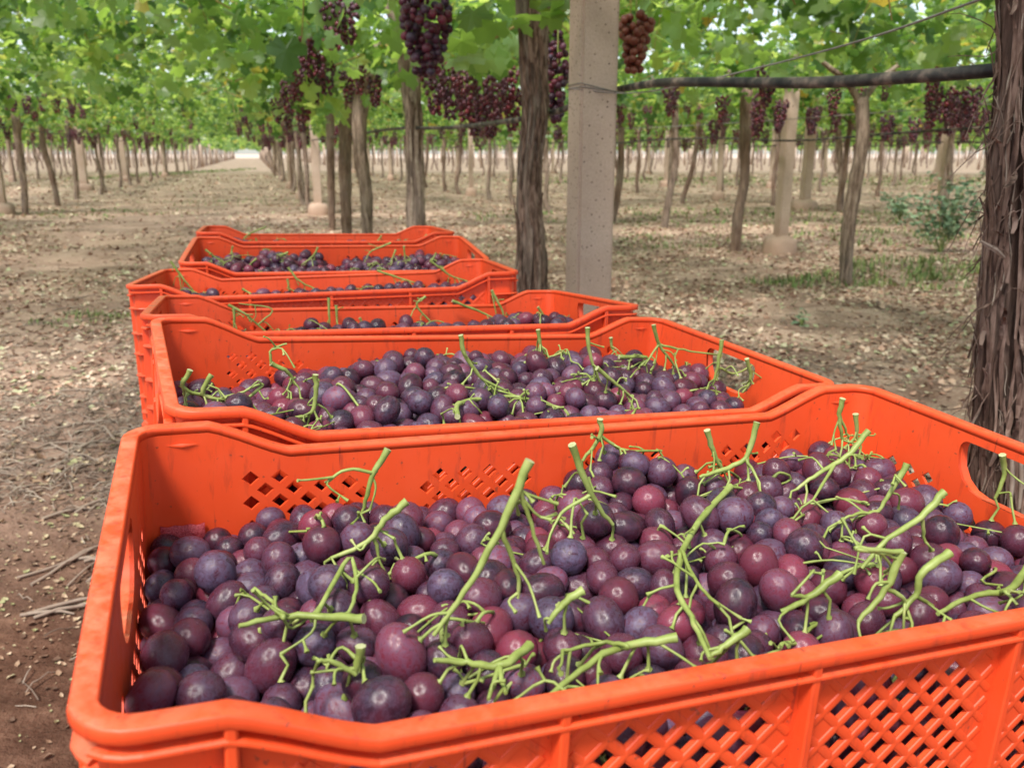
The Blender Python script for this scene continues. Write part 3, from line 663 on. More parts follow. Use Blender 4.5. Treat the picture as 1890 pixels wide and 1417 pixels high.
hp = [at(2100, 112, 1.16), at(1900, 125, 1.32), at(1700, 141, 1.47), at(1500, 153, 1.70), at(1320, 152, 2.0), at(1220, 153, 2.28), at(1150, 164, 2.74), at(1118, 172, 2.83), at(1080, 185, 2.90), at(1035, 204, 3.1), at(1005, 211, 3.38), at(930, 225, 3.75), at(830, 236, 5.0), at(740, 237, 6.1), at(690, 243, 8.1), at(640, 250, 9.9), at(610, 254, 12.2), at(555, 262, 18)]
line('irrigation_hose', hp, .0105, 'hose', 'dusty black irrigation hose tied to the near concrete post', 'hose', 12)
line('wire', [at(1830, -8, 1.22), at(1600, 72, 1.6), at(1390, 128, 1.98), at(1220, 166, 2.4), at(1137, 172, 2.6), at(1050, 163, 2.62)], .0019, 'wire', 'thin wire slanting up to the right from the near post', 'wire', 6)
for x0, h, where, y0, y1 in ((5.3, 1.175, 'second row on the right', 5.6, 58), (10.5, 1.20, 'third row on the right', 9, 58), (-4.1, 1.42, 'first row on the left', 11, 58), (15.5, 1.22, 'fourth row on the right', 16, 58), (-9.15, 1.4, 'second row on the left', 22, 58)):
    pts = [Vector((ROWX(x0, y), y, h + .03 * math.sin(y * 1.3) + (.02 if int(y) % 2 else 0))) for y in np.arange(y0, y1, 1.6)]
    line('irrigation_hose', pts, .011, 'hose', 'grey irrigation hose strung along the ' + where, 'hose', 6)
    line('wire', [p + Vector((0, 0, .16 + .01 * math.sin(p.y))) for p in pts[::3]], .004, 'wire', 'support wire strung above the hose of the ' + where, 'wire', 4)

# ------------------------------------------------------------ harvest crate
W, D, HA, HB, DIP, CH = .56, .2887, .040, .0905, .0204, .2125
RC = .014; TK = .0022; AR = RC * math.pi / 4
def zp(x):                                  # height of the long side's rim: high corners, lower middle
    x = min(x, W - x)
    if x <= HA: return 0.0
    if x >= HB: return -DIP
    t = (x - HA) / (HB - HA); return -DIP * (.65 * t + .35 * t * t * (3 - 2 * t))
def side_pt(k, t, o, z):
    """k 0 front, 1 right, 2 back, 3 left; t runs along the side from its first arc's end; o outwards."""
    L = (W, D, W, D)[k]; S = L - 2 * RC
    if t < 0: a = -t / RC; c = RC; x, y = c - (RC + o) * math.sin(a), RC - (RC + o) * math.cos(a)
    elif t > S: a = (t - S) / RC; c = L - RC; x, y = c + (RC + o) * math.sin(a), RC - (RC + o) * math.cos(a)
    else: x, y = RC + t, -o
    if k == 0: return (x, y, z)
    if k == 1: return (W - y, x, z)
    if k == 2: return (W - x, D - y, z)
    return (y, D - x, z)
def prof(k, t):
    if k % 2: return 0.0
    return zp(min(max(RC + t, 0), W))
def stations(k):
    L = (W, D, W, D)[k]; S = L - 2 * RC; a = [-AR, -AR * .66, -AR * .33, 0]
    if k % 2 == 0:
        m = [x - RC for x in (HA - .006, HA, HA + .006, HA + .018, HA + .03, HB - .012, HB - .004, HB, HB + .02)]
        mid = m + [S / 2] + [S - x for x in reversed(m)]
    else: mid = [S * .25, S * .5, S * .75]
    return a + mid + [S + AR * .33, S + AR * .66, S + AR]
def sweep(mb, k, ts, sec, zf=None, cap=True):
    n = len(sec); vs = []
    for t in ts:
        b = prof(k, t) if zf is None else zf
        for o, z in sec: vs.append(side_pt(k, t, o, b + z))
    fs = [(i * n + j, i * n + (j + 1) % n, (i + 1) * n + (j + 1) % n, (i + 1) * n + j) for i in range(len(ts) - 1) for j in range(n)]
    if cap: fs += [tuple(range(n - 1, -1, -1)), tuple((len(ts) - 1) * n + j for j in range(n))]
    mb.add(vs, fs)
def diamonds(x0, x1, z0, z1, px=.0185, pz=.0174, hx=.0056, hz=.0051):
    """Staggered diamond holes with centres inside the panel x0..x1, z0 (top)..z1."""
    out = []; j = 0; z = z0 - hz; nx_ = int((x1 - x0 - 2 * hx) / px); off = ((x1 - x0) - nx_ * px) / 2
    while z - hz > z1:
        n_ = nx_ + 1 if j % 2 == 0 else nx_; s = off if j % 2 == 0 else off + px / 2
        for i in range(n_): out.append((x0 + s + i * px, z))
        j += 1; z -= pz / 2
    return out
RIBS = (.041, .1625, .280, .3975, .519)
LP = [(RIBS[i] + .009, RIBS[i + 1] - .009, -.0335, -.158) for i in range(4)]
SP = [(.030, .092, -.046, -.158), (.100, .189, -.064, -.158), (.197, .259, -.046, -.158)]
def wall_mesh(k):
    L = (W, D, W, D)[k]; S = L - 2 * RC; ts = stations(k); V = []; E = []; F = []
    loop = []
    for t in ts: V.append((t, prof(k, t) - .0052)); loop.append(len(V) - 1)
    for t in reversed(ts): V.append((t, -CH + .008)); loop.append(len(V) - 1)
    F.append(loop[::-1])
    nst = len(ts)
    for i in (1, 2, 3, nst - 4, nst - 3, nst - 2): E.append((i, 2 * nst - 1 - i))   # keep the corners round
    holes = []
    panels = LP if k % 2 == 0 else SP
    for p in panels:
        for (x, z) in diamonds(*p):
            if k % 2 == 0 and z + .006 > zp(x) - .0125: continue
            holes.append([(x - .0056 - RC, z), (x - RC, z - .0051), (x + .0056 - RC, z), (x - RC, z + .0051)])
    if k % 2:                               # the hand hold
        s0, s1, zt, zb = .103, .186, -.0110, -.048; h = []
        for (cx_, cz_, a0) in ((s1 - .007, zt - .007, 90), (s1 - .026, zb + .026, 0), (s0 + .026, zb + .026, -90), (s0 + .007, zt - .007, -180)):
            rr = .007 if cz_ > -.02 else .026
            for q in range(5): a = R(a0 - q * 22.5); h.append((cx_ + rr * math.cos(a) - RC, cz_ + rr * math.sin(a)))
        holes.append(h); slot = h
    for h in holes:
        if sum(h[i - 1][0] * h[i][1] - h[i][0] * h[i - 1][1] for i in range(len(h))) < 0: h.reverse()
        b = len(V); V.extend(h); F.append([b + i for i in range(len(h))])
    r = delaunay_2d_cdt([Vector(v) for v in V], E, F, 1, 1e-6, True)
    v2_, f2, of = r[0], r[2], r[5]
    hv = [Vector((sum(p[0] for p in h) / len(h), sum(p[1] for p in h) / len(h))) for h in holes]
    keep = [f for f, o in zip(f2, of) if list(o) == [0]]
    mb = MB(); n = len(v2_)
    mb.v = [side_pt(k, p[0], 0, p[1]) for p in v2_] + [side_pt(k, p[0], TK, p[1]) for p in v2_]
    ec = {}
    for f in keep:
        mb.f.append(tuple(reversed(f))); mb.f.append(tuple(i + n for i in f))
        for i in range(len(f)):
            a, b = f[i], f[(i + 1) % len(f)]; ec[(a, b)] = ec.get((a, b), 0) + 1
    for (a, b) in ec:
        if (b, a) not in ec: mb.f.append((a, b, b + n, a + n))
    mb.m = [0] * len(mb.f)
    # raised bars of the lattice on the outside
    for (x0, x1, z0, z1) in panels:
        x0 -= .003; x1 += .003; z0 += .003
        base = diamonds(x0 + .003, x1 - .003, z0 - .003, z1)[0]
        sl = .0174 / .0185
        for sg in (1, -1):
            for i in range(-40, 41):
                c = base[0] + .00925 / 1 + .0185 * i         # passes midway between neighbouring holes at row height
                segs = []
                for xx in (x0, x1): segs.append((xx, base[1] + sg * (xx - c) * sl))
                (xa, za), (xb, zb_) = segs
                def clip(xa, za, xb, zb_, lo, hi):
                    if abs(zb_ - za) < 1e-9: return None
                    t0 = (lo - za) / (zb_ - za); t1 = (hi - za) / (zb_ - za); t0, t1 = min(t0, t1), max(t0, t1); t0 = max(0, t0); t1 = min(1, t1)
                    if t1 - t0 < 1e-3: return None
                    return xa + (xb - xa) * t0, za + (zb_ - za) * t0, xa + (xb - xa) * t1, za + (zb_ - za) * t1
                q = clip(xa, za, xb, zb_, z1, z0)
                if not q: continue
                xa, za, xb, zb_ = q
                if k % 2 == 0:              # stay under the flange where the rim slopes
                    if min(zp(xa), zp(xb)) - .014 < max(za, zb_) - 0 and (xa < HB or xb > W - HB) and max(za, zb_) > zp(min(max(xa if za > zb_ else xb, 0), W)) - .012: pass
                d = Vector((xb - xa, zb_ - za)); 
                if d.length < .004: continue
                d.normalize(); nn = Vector((-d.y, d.x)); w2 = .0023; hh = .0013 if sg > 0 else .0011; vs = []
                for (x, z) in ((xa, za), (xb, zb_)):
                    for (s_, o_) in ((-1, 0), (-.75, .62), (0, 1), (.75, .62), (1, 0)):
                        vs.append(side_pt(k, x + nn.x * w2 * s_ - RC, TK - .0003 + hh * o_, z + nn.y * w2 * s_))
                mb.add(vs, [(j, j + 5, j + 6, j + 1) for j in range(4)] + [(4, 3, 2, 1, 0), (5, 6, 7, 8, 9)])
    if k % 2:
        b = slot + [slot[0]]                 # thick lip round the hand hold
        ring = []
        n_ = len(slot); cxm = sum(p[0] for p in slot) / n_; czm = sum(p[1] for p in slot) / n_; sec = ((0, .0), (0, .0085), (.0012, .0098), (.0032, .0098), (.0042, .0085), (.0042, .003))
        vs = []
        for i in range(n_):
            a_, c_ = Vector(slot[i - 1]), Vector(slot[(i + 1) % n_]); t_ = (c_ - a_).normalized(); nn = Vector((t_.y, -t_.x))
            if nn.dot(Vector(slot[i]) - Vector((cxm, czm))) < 0: nn = -nn
            for e_, o_ in sec: vs.append(side_pt(k, slot[i][0] + nn.x * e_, o_, slot[i][1] + nn.y * e_))
        m_ = len(sec)
        handle = MB(); handle.add(vs, [(i * m_ + j, i * m_ + j + 1, ((i + 1) % n_) * m_ + j + 1, ((i + 1) % n_) * m_ + j) for i in range(n_) for j in range(m_ - 1)])
        return mb, handle
    return mb, None
def build_crate():
    """Meshes of one crate: list of (part name, mesh, list of sub-parts)."""
    P = []
    sec = ((0, -.0052), (0, -.0012), (.0004, -.0004), (.0012, 0), (.0088, 0), (.0094, -.0003), (.0098, -.0010), (.0098, -.0052), (.0092, -.0060), (.0024, -.0052))
    rim = MB()
    for k in range(4): sweep(rim, k, stations(k), sec, cap=False)
    P.append(('rim', rim.mesh('rim', M['plastic'], angle=None), []))
    for k in range(4):
        L = (W, D, W, D)[k]; S = L - 2 * RC; wm, hd = wall_mesh(k); subs = []
        me = wm.mesh('long_side' if k % 2 == 0 else 'short_side', M['plastic'], smooth=True, angle=32)
        fl = MB(); st = stations(k)
        F2 = ((TK, -.0100), (.0088, -.0100), (.0098, -.0106), (.0098, -.0118), (.0088, -.0124), (TK, -.0124))
        flat = [t for t in st]
        if k % 2 == 0: sweep(fl, k, st, F2)
        else:
            sweep(fl, k, [t for t in st if t < 0] + [.0, .082 - RC], [(o, z - .004) for o, z in F2]); sweep(fl, k, [.207 - RC] + [t for t in st if t >= S], [(o, z - .004) for o, z in F2])
        for zz in (-.164, -.188, -.2045):
            sweep(fl, k, st, [(TK, 0), (.0075, 0), (.0080, -.0012), (.0075, -.0024), (TK, -.0024)], zf=zz)
        for zz in (-.0335, -.070, -.100, -.132):
            for rng_ in (([t for t in st if t < 0] + [0, RIBS[0] - RC]), ([S - (RIBS[0] - RC)] + [t for t in st if t >= S])):
                sweep(fl, k, rng_, [(TK, 0), (.0085, 0), (.0092, -.001), (.0085, -.0022), (TK, -.0022)], zf=zz)
        subs.append(('flange', fl.mesh('flange', M['plastic'], smooth=False)))
        for x in (RIBS if k % 2 == 0 else (.024, .0955, .193, D - .024)):
            top = prof(k, x - RC) - .0055
            if k % 2 and .09 < x < .2: top = -.044
            rb = MB(); h_ = .0022; vs = []
            for z in (top, -CH + .008):
                for dx, o in ((-h_ - .0006, TK), (-h_, .0086), (-h_ * .6, .0093), (h_ * .6, .0093), (h_, .0086), (h_ + .0006, TK)): vs.append(side_pt(k, x + dx - RC, o, z))
            rb.add(vs, [(j, j + 1, j + 7, j + 6) for j in range(5)] + [(5, 4, 3, 2, 1, 0), (6, 7, 8, 9, 10, 11)])
            subs.append(('rib', rb.mesh('rib', M['plastic'], smooth=False)))
        if hd: subs.append(('handle', hd.mesh('handle', M['plastic'], smooth=True, angle=40)))
        P.append(('long_side' if k % 2 == 0 else 'short_side', me, subs))
    bt = MB(); zb = -CH + .008
    g = .006
    bt.box((.002, .002, zb - .003), (W - .002, D - .002, zb))
    for i in range(1, 12): bt.box((i * W / 12 - .0015, .004, zb - .0075), (i * W / 12 + .0015, D - .004, zb - .0031))
    for i in range(1, 6): bt.box((.004, i * D / 6 - .0015, zb - .0079), (W - .004, i * D / 6 + .0015, zb - .0032))
    P.append(('bottom', bt.mesh('bottom', M['plastic'], smooth=False), []))
    tabs = MB()                              # small moulded nibs inside the corners
    for (x, y, dx, dy) in ((.024, D - .0005, 1, 0), (W - .024, D - .0005, 1, 0)):
        tabs.add([(x - .010, y, -.012), (x, y - .0022, -.0105), (x + .010, y, -.012), (x, y - .0002, -.0145)], [(0, 1, 3), (1, 2, 3), (0, 2, 1)])
    P.append(('stacking_nib', tabs.mesh('stacking_nib', M['plastic']), []))
    return P
CRATE = build_crate()
def put_crate(mat4, label):
    e = empty('crate'); e.matrix_world = mat4; tag(e, label, 'crate', 'orange harvest crates stacked along the path')
    for name, me, subs in CRATE:
        p = link(name, me, e)
        for sn, sm in subs: link(sn, sm, p)
    return e
POSE = [(-.1334, .2402, -.1742, .3436, .0320, .0416), (-.2192, .5482, -.1620, .4088, .0356, .0743), (-.3805, .8956, -.1628, .3144, -.0822, .0345),
        (-.5340, 1.2104, -.1782, .2056, -.0486, -.0087), (-.5884, 1.5549, -.1874, .2419, .0636, .0184), (-.6518, 1.8311, -.1584, .2755, -.0306, .0232)]
PUSH = (1, 1, 1, 1.022, 1.012, 1.045)
CLAB = ['nearest orange crate, full of dark grapes, cut by the lower edge', 'second orange crate from the front, full of purple grapes with many green stalks', 'third orange crate from the front, only a little fruit showing above its rim',
        'fourth orange crate, turned askew, its near right corner raised', 'fifth orange crate from the front, grapes heaped along it', 'rearmost orange crate, low and partly hidden by the one before it']
MATS = []
for i, (x, y, z, a, b, c) in enumerate(POSE):
    Rm = Matrix.Rotation(a, 4, 'Z') @ Matrix.Rotation(b, 4, 'X') @ Matrix.Rotation(c, 4, 'Y')
    q = PUSH[i]; m4 = Matrix.Translation((x * q, y * q, z * q + HC)) @ Rm; MATS.append(m4)
    put_crate(m4, CLAB[i])
    for k, wd_ in ((1, 'second from the top'), (2, 'third from the top'), (3, 'at the foot')):
        mk = m4 @ Matrix.Translation((0, 0, -k * (CH - .006)))
        bx = .012 * math.sin(i * 3 + k * 2.1)
        # lower crates stand straighter than the tilted one on top
        f = .5 ** k; R2 = Matrix.Rotation(a + (.02 * math.sin(i + k) if k > 0 else 0), 4, 'Z') @ Matrix.Rotation(b, 4, 'X') @ Matrix.Rotation(c, 4, 'Y')
        put_crate(Matrix.Translation(mk.translation) @ R2, 'orange crate %s of the %s stack' % (wd_, ('nearest', 'second', 'third', 'fourth, askew', 'fifth', 'rearmost')[i]))

# pink netting that lines the left end of the nearest crate
mb = MB(); K = 9
for j in range(K):
    for i in range(7):
        mb.v.append((.008 + .0045 * i, D - .0014 - .0008 * math.sin(i * 2.1 + j * 1.3) ** 2, -.066 - .001 * (i % 2) - .010 * j))
mb.f = [(j * 7 + i, j * 7 + i + 1, (j + 1) * 7 + i + 1, (j + 1) * 7 + i) for j in range(K - 1) for i in range(6)]; mb.m = [0] * len(mb.f)
o = link('netting', mb.mesh('netting', M['net'])); o.matrix_world = MATS[0]; sm = o.modifiers.new('s', 'SOLIDIFY'); sm.thickness = .001
tag(o, 'shiny pink netting lining the left end of the nearest crate', 'netting')

# ------------------------------------------------------------ grapes in the crates
STEMS = [[[[[0.304,0.265,-0.005],[0.305,0.265,-0.017],[0.293,0.265,-0.036]],[[0.305,0.265,-0.017],[0.325,0.265,-0.03],[0.354,0.265,-0.033]]],[[[0.139,0.21,-0.0],[0.13,0.21,-0.016],[0.125,0.21,-0.036]],[[0.131,0.21,-0.014],[0.115,0.21,-0.011],[0.102,0.21,-0.018]]],[[[0.173,0.07,0.045],[0.161,0.07,0.014],[0.148,0.07,-0.011],[0.131,0.07,-0.036]],[[0.168,0.07,0.034],[0.174,0.07,0.018],[0.183,0.07,-0.007]],[[0.161,0.07,0.014],[0.169,0.07,-0.008],[0.171,0.07,-0.023]]],[[[0.23,0.15,0.016],[0.244,0.15,-0.015],[0.26,0.15,-0.036]],[[0.244,0.15,-0.015],[0.228,0.15,-0.024],[0.222,0.15,-0.033]]],[[[0.396,0.209,0.001],[0.39,0.209,-0.025],[0.368,0.209,-0.033],[0.355,0.209,-0.036]],[[0.39,0.209,-0.025],[0.391,0.191,-0.036]]],[[[0.366,0.223,-0.003],[0.374,0.223,-0.021],[0.384,0.223,-0.036]]],[[[0.488,0.233,-0.003],[0.488,0.233,-0.018],[0.494,0.233,-0.036]],[[0.488,0.233,-0.018],[0.5,0.233,-0.034]]],[[[0.51,0.241,-0.015],[0.516,0.241,-0.036]]],[[[0.464,0.177,0.002],[0.448,0.177,-0.016],[0.427,0.177,-0.026],[0.411,0.177,-0.036]],[[0.44,0.177,-0.021],[0.41,0.159,-0.036]]],[[[0.462,0.138,-0.004],[0.454,0.138,-0.02],[0.445,0.138,-0.036]],[[0.445,0.138,-0.036],[0.427,0.138,-0.036],[0.417,0.138,-0.039]]],[[[0.428,0.076,0.005],[0.414,0.076,-0.009],[0.393,0.076,-0.02],[0.378,0.076,-0.036]],[[0.414,0.076,-0.009],[0.421,0.076,-0.025]]],[[[0.139,0.16,-0.007],[0.127,0.16,-0.017],[0.117,0.16,-0.029],[0.098,0.16,-0.036]],[[0.121,0.16,-0.024],[0.124,0.16,-0.039]]],[[[0.102,0.085,-0.024],[0.086,0.098,-0.028],[0.067,0.103,-0.028],[0.048,0.1,-0.028]],[[0.105,0.145,-0.024],[0.105,0.124,-0.028],[0.097,0.099,-0.028],[0.086,0.098,-0.028]],[[0.067,0.096,-0.024],[0.064,0.118,-0.028],[0.057,0.133,-0.028]]],[[[0.095,0.055,-0.023],[0.093,0.055,-0.036]],[[0.093,0.055,-0.036],[0.082,0.055,-0.028],[0.077,0.055,-0.027]]],[[[0.17,0.05,-0.036],[0.152,0.038,-0.036],[0.141,0.05,-0.04],[0.126,0.05,-0.036]],[[0.152,0.038,-0.036],[0.14,0.018,-0.036]],[[0.152,0.038,-0.036],[0.148,0.02,-0.036]]],[[[0.235,0.033,-0.024],[0.213,0.039,-0.028],[0.19,0.03,-0.028],[0.161,0.012,-0.028]],[[0.21,0.033,-0.024],[0.202,0.044,-0.028],[0.183,0.043,-0.028]]],[[[0.362,0.183,-0.024],[0.306,0.137,-0.028],[0.264,0.083,-0.028],[0.254,0.052,-0.028],[0.244,0.019,-0.028]],[[0.282,0.109,-0.024],[0.275,0.08,-0.028],[0.274,0.058,-0.028]]],[[[0.202,0.065,-0.021],[0.192,0.065,-0.027],[0.185,0.065,-0.036]]],[[[0.333,0.044,-0.02],[0.315,0.044,-0.031],[0.3,0.044,-0.036]],[[0.315,0.044,-0.031],[0.305,0.044,-0.028]]],[[[0.35,0.025,-0.001],[0.344,0.025,-0.02],[0.331,0.025,-0.036]],[[0.321,0.025,0.004],[0.337,0.025,-0.0],[0.349,0.025,-0.005]],[[0.344,0.025,-0.02],[0.357,0.025,-0.028],[0.361,0.025,-0.038]]],[[[0.381,0.025,-0.005],[0.365,0.025,-0.014],[0.364,0.025,-0.026],[0.353,0.025,-0.036]],[[0.364,0.025,-0.026],[0.377,0.025,-0.034]]],[[[0.265,0.023,-0.025],[0.256,0.023,-0.031],[0.247,0.023,-0.036]]],[[[0.457,0.039,-0.024],[0.428,0.026,-0.028],[0.408,0.028,-0.028],[0.373,0.018,-0.028]],[[0.42,0.021,-0.024],[0.421,0.014,-0.028]]],[[[0.559,0.138,-0.004],[0.565,0.138,-0.018],[0.561,0.138,-0.036]]],[[[0.179,0.015,-0.035],[0.167,0.015,-0.036]]]],[[[[0.082,0.154,-0.016],[0.096,0.154,-0.024],[0.103,0.154,-0.036]],[[0.082,0.154,-0.004],[0.095,0.154,0.001]]],[[[0.006,0.125,-0.013],[0.001,0.125,-0.028],[0.022,0.125,-0.036]]],[[[0.03,0.113,-0.013],[0.024,0.113,-0.03],[0.054,0.113,-0.036]],[[0.07,0.113,-0.022],[0.05,0.113,-0.029],[0.03,0.113,-0.035]]],[[[0.102,0.065,-0.002],[0.103,0.065,-0.019],[0.098,0.065,-0.034],[0.087,0.065,-0.036]]],[[[0.232,0.098,0.015],[0.239,0.098,-0.005],[0.256,0.098,-0.025],[0.278,0.098,-0.036]],[[0.256,0.098,-0.025],[0.272,0.098,-0.036],[0.281,0.081,-0.036]]],[[[0.205,0.023,-0.024],[0.225,0.07,-0.028],[0.255,0.082,-0.028],[0.284,0.079,-0.028],[0.309,0.043,-0.028]],[[0.278,0.066,-0.024],[0.319,0.119,-0.028],[0.342,0.155,-0.028]]],[[[0.353,0.094,0.017],[0.358,0.094,-0.007],[0.373,0.094,-0.036]]],[[[0.351,0.066,-0.009],[0.369,0.066,-0.022],[0.389,0.066,-0.036]]],[[[0.46,0.147,0.012],[0.47,0.147,-0.009],[0.497,0.147,-0.036]],[[0.47,0.147,-0.009],[0.501,0.147,-0.015],[0.551,0.147,-0.022]],[[0.47,0.147,-0.009],[0.456,0.147,-0.029]]],[[[0.486,0.281,-0.023],[0.489,0.281,-0.036]]],[[[0.574,0.097,0.01],[0.574,0.097,-0.019],[0.571,0.097,-0.036]],[[0.574,0.097,-0.019],[0.597,0.097,-0.025],[0.617,0.097,-0.017]]],[[[0.53,0.083,-0.001],[0.539,0.083,-0.022],[0.531,0.083,-0.036]]],[[[0.347,0.183,-0.007],[0.352,0.183,-0.024],[0.362,0.183,-0.036]],[[0.362,0.183,-0.036],[0.38,0.183,-0.031]]],[[[0.432,0.162,-0.026],[0.465,0.162,-0.027],[0.46,0.162,-0.036]]]],[[[[0.079,0.312,-0.01],[0.1,0.312,-0.022],[0.129,0.312,-0.05]],[[0.137,0.312,-0.017],[0.093,0.312,-0.008]]],[[[0.086,0.361,-0.018],[0.086,0.361,-0.05]]],[[[0.215,0.461,-0.01],[0.215,0.461,-0.05]]],[[[0.225,0.327,-0.018],[0.226,0.327,-0.05]]],[[[0.355,0.291,-0.003],[0.342,0.291,-0.017],[0.371,0.291,-0.05]]],[[[0.395,0.398,-0.013],[0.441,0.398,-0.031],[0.478,0.398,-0.05]]],[[[0.456,0.306,0.002],[0.473,0.306,-0.029],[0.477,0.306,-0.05]],[[0.456,0.306,0.002],[0.464,0.306,-0.037]]],[[[0.559,0.374,-0.023],[0.579,0.374,-0.05]]],[[[0.258,0.317,-0.034],[0.265,0.317,-0.05]]]],[[[[-0.056,0.435,0.009],[-0.036,0.435,-0.024],[-0.019,0.435,-0.05]],[[-0.044,0.435,-0.013],[-0.042,0.435,-0.044]]],[[[0.207,0.327,-0.009],[0.225,0.327,-0.034],[0.253,0.327,-0.05]]],[[[0.204,0.397,-0.024],[0.207,0.397,-0.05]]],[[[0.125,0.275,-0.035],[0.146,0.275,-0.05]]],[[[0.363,0.386,-0.019],[0.406,0.386,-0.036],[0.448,0.386,-0.05]]],[[[0.46,0.435,-0.01],[0.497,0.435,-0.038],[0.529,0.435,-0.05]]]],[[[[0.026,0.145,-0.004],[0.05,0.145,-0.024],[0.075,0.145,-0.04]]],[[[0.072,0.235,-0.012],[0.065,0.235,-0.04]]],[[[0.123,0.126,-0.021],[0.101,0.126,-0.04]]],[[[0.184,0.14,-0.024],[0.147,0.14,-0.04]]],[[[0.243,0.136,-0.005],[0.232,0.136,-0.024],[0.21,0.136,-0.04]]],[[[0.399,0.219,-0.006],[0.358,0.219,-0.023],[0.346,0.219,-0.04]]],[[[0.402,0.154,-0.012],[0.391,0.154,-0.04]]],[[[0.419,0.152,-0.008],[0.421,0.152,-0.04]]],[[[0.486,0.148,-0.017],[0.475,0.148,-0.04]]]],[[[[0.141,0.387,0.011],[0.094,0.387,-0.01],[0.08,0.387,-0.03]]],[[[0.114,0.271,-0.011],[0.119,0.271,-0.03]]],[[[0.431,0.455,-0.01],[0.416,0.455,-0.03]]],[[[0.583,0.507,-0.007],[0.559,0.507,-0.03]]]]]
def pack(N, top, thick, seed, iters=110, rlo=.0083, rhi=.0116):
    """Settle N grapes of mixed size between the floor top-thick and the heap's surface."""
    rg = np.random.default_rng(seed); r = rg.uniform(rlo, rhi, N)
    P = np.stack([rg.uniform(.012, W - .012, N), rg.uniform(.012, D - .012, N), np.zeros(N)], 1)
    T = np.array([top(p[0], p[1]) for p in P]); P[:, 2] = T - rg.uniform(0, thick, N)
    iu = np.triu_indices(N, 1); jit = rg.uniform(-.006, .012, N)
    rs_ = r[iu[0]] + r[iu[1]]
    for it in range(iters):
        if it % 12 == 0:
            d0 = P[iu[0]] - P[iu[1]]; act = (d0 * d0).sum(1) < (rs_ + .014) ** 2; A, B, S_ = iu[0][act], iu[1][act], rs_[act]
            T = np.array([top(p[0], p[1]) for p in P])
        d = P[A] - P[B]; L = np.sqrt((d * d).sum(1)) + 1e-9; ov = np.maximum(0, S_ * .965 - L); u = d / L[:, None] * (ov * .48)[:, None]
        np.add.at(P, A, u); np.add.at(P, B, -u)
        P[:, 2] -= .00035
        P[:, 0] = np.clip(P[:, 0], r * 1.02 + .001, W - r * 1.02 - .001); P[:, 1] = np.clip(P[:, 1], r * 1.02 + .001, D - r * 1.02 - .001)
        fl = T - thick + r; P[:, 2] = np.where(P[:, 2] < fl, fl, P[:, 2]); hi = T - r * .6 + .006 + jit; P[:, 2] = np.where(P[:, 2] > hi, P[:, 2] * .6 + hi * .4, P[:, 2])
    return P, r
def G(x, y, cx_, cy_, sx_, sy_): return math.exp(-((x - cx_) / sx_) ** 2 - ((y - cy_) / sy_) ** 2)
TOPS0 = [lambda x, y: -.042 + .012 * G(x, y, .28, .12, .2, .08) + .030 * G(x, y, .335, .25, .035, .035) + .014 * G(x, y, .115, .235, .03, .03) + .024 * G(x, y, .49, .235, .05, .035) - .012 * G(x, y, .02, .24, .06, .08) - .022 * G(x, y, .41, .285, .05, .03) - .016 * G(x, y, .2, .285, .08, .03),
        lambda x, y: -.036 + .022 * G(x, y, .36, .15, .16, .1) + .026 * G(x, y, .235, .22, .04, .04) - .010 * G(x, y, .13, .26, .09, .06) + .012 * G(x, y, .04, .08, .03, .04) + .008 * G(x, y, .17, .12, .06, .05),
        lambda x, y: -.050 + .024 * G(x, y, .45, .16, .09, .10) + .020 * G(x, y, .2, .18, .08, .08),
        lambda x, y: -.042 + .012 * G(x, y, .04, .2, .03, .08) + .016 * G(x, y, .5, .22, .04, .06) + .012 * G(x, y, .27, .15, .04, .1) - .012 * G(x, y, .15, .2, .05, .1),
        lambda x, y: -.040 + .018 * G(x, y, .16, .16, .10, .1) + .012 * G(x, y, .40, .16, .10, .1) - .02 * G(x, y, .28, .2, .03, .1),
        lambda x, y: -.040 + .026 * G(x, y, .06, .1, .06, .1) + .012 * G(x, y, .45, .1, .06, .1)]
TOPS = [(lambda f, i: (lambda x, y: f(x, y) + .011 * noise.noise(Vector((x * 19, y * 19, i * 5.3)))))(f, i) for i, f in enumerate(TOPS0)]
NG = [840, 830, 560, 500, 520, 380]; TH_ = [.046, .043, .030, .028, .028, .024]
CW = ['nearest crate', 'second crate', 'third crate', 'askew fourth crate', 'fifth crate', 'rearmost crate']
L1 = ['with an arched stalk tip in front of the far wall, middle of the {c}', 'with an upright cut stalk near the left of the far wall of the {c}', 'with the longest slanting stalk, left of the middle of the {c}',
      'with a stalk curving down right, centre of the {c}', 'with a wishbone-shaped stalk right of centre near the far wall of the {c}', 'with a short V of stalk before the diamond holes in the far wall of the {c}',
      'with a forked stalk against the far right corner of the {c}', 'with a short pale-topped stalk in the far right corner of the {c}', 'with a thick stalk running down left in the right half of the {c}',
      'with a stout stalk before the holes of the right end of the {c}', 'with a pale stalk sloping down left near the right end of the {c}', 'with a thin branching stalk left of centre near the back of the {c}',
      'under two thick stalks lying flat in the left part of the {c}', 'with a short upright stalk stub near the front left of the {c}', 'with a three-way fork of stalk beside the near rim of the {c}',
      'with a thick stalk lying along the near rim, middle of the {c}', 'with a long bowed stalk running front to back, centre right of the {c}', 'with two small curled stalk stubs in the front middle of the {c}',
      'with a straight stalk pointing up right near the front, right of centre of the {c}', 'with a tall Y-shaped stalk rising beside the near rim on the right of the {c}', 'with a hooked stalk beside the Y-shaped one in the {c}',
      'with a pale stub against the near rim right of the middle of the {c}', 'with a thick branching stalk at the right edge of the picture in the {c}', 'with a thin stalk standing up before the hand hold of the {c}', 'with a little stalk just under the near rim of the {c}']
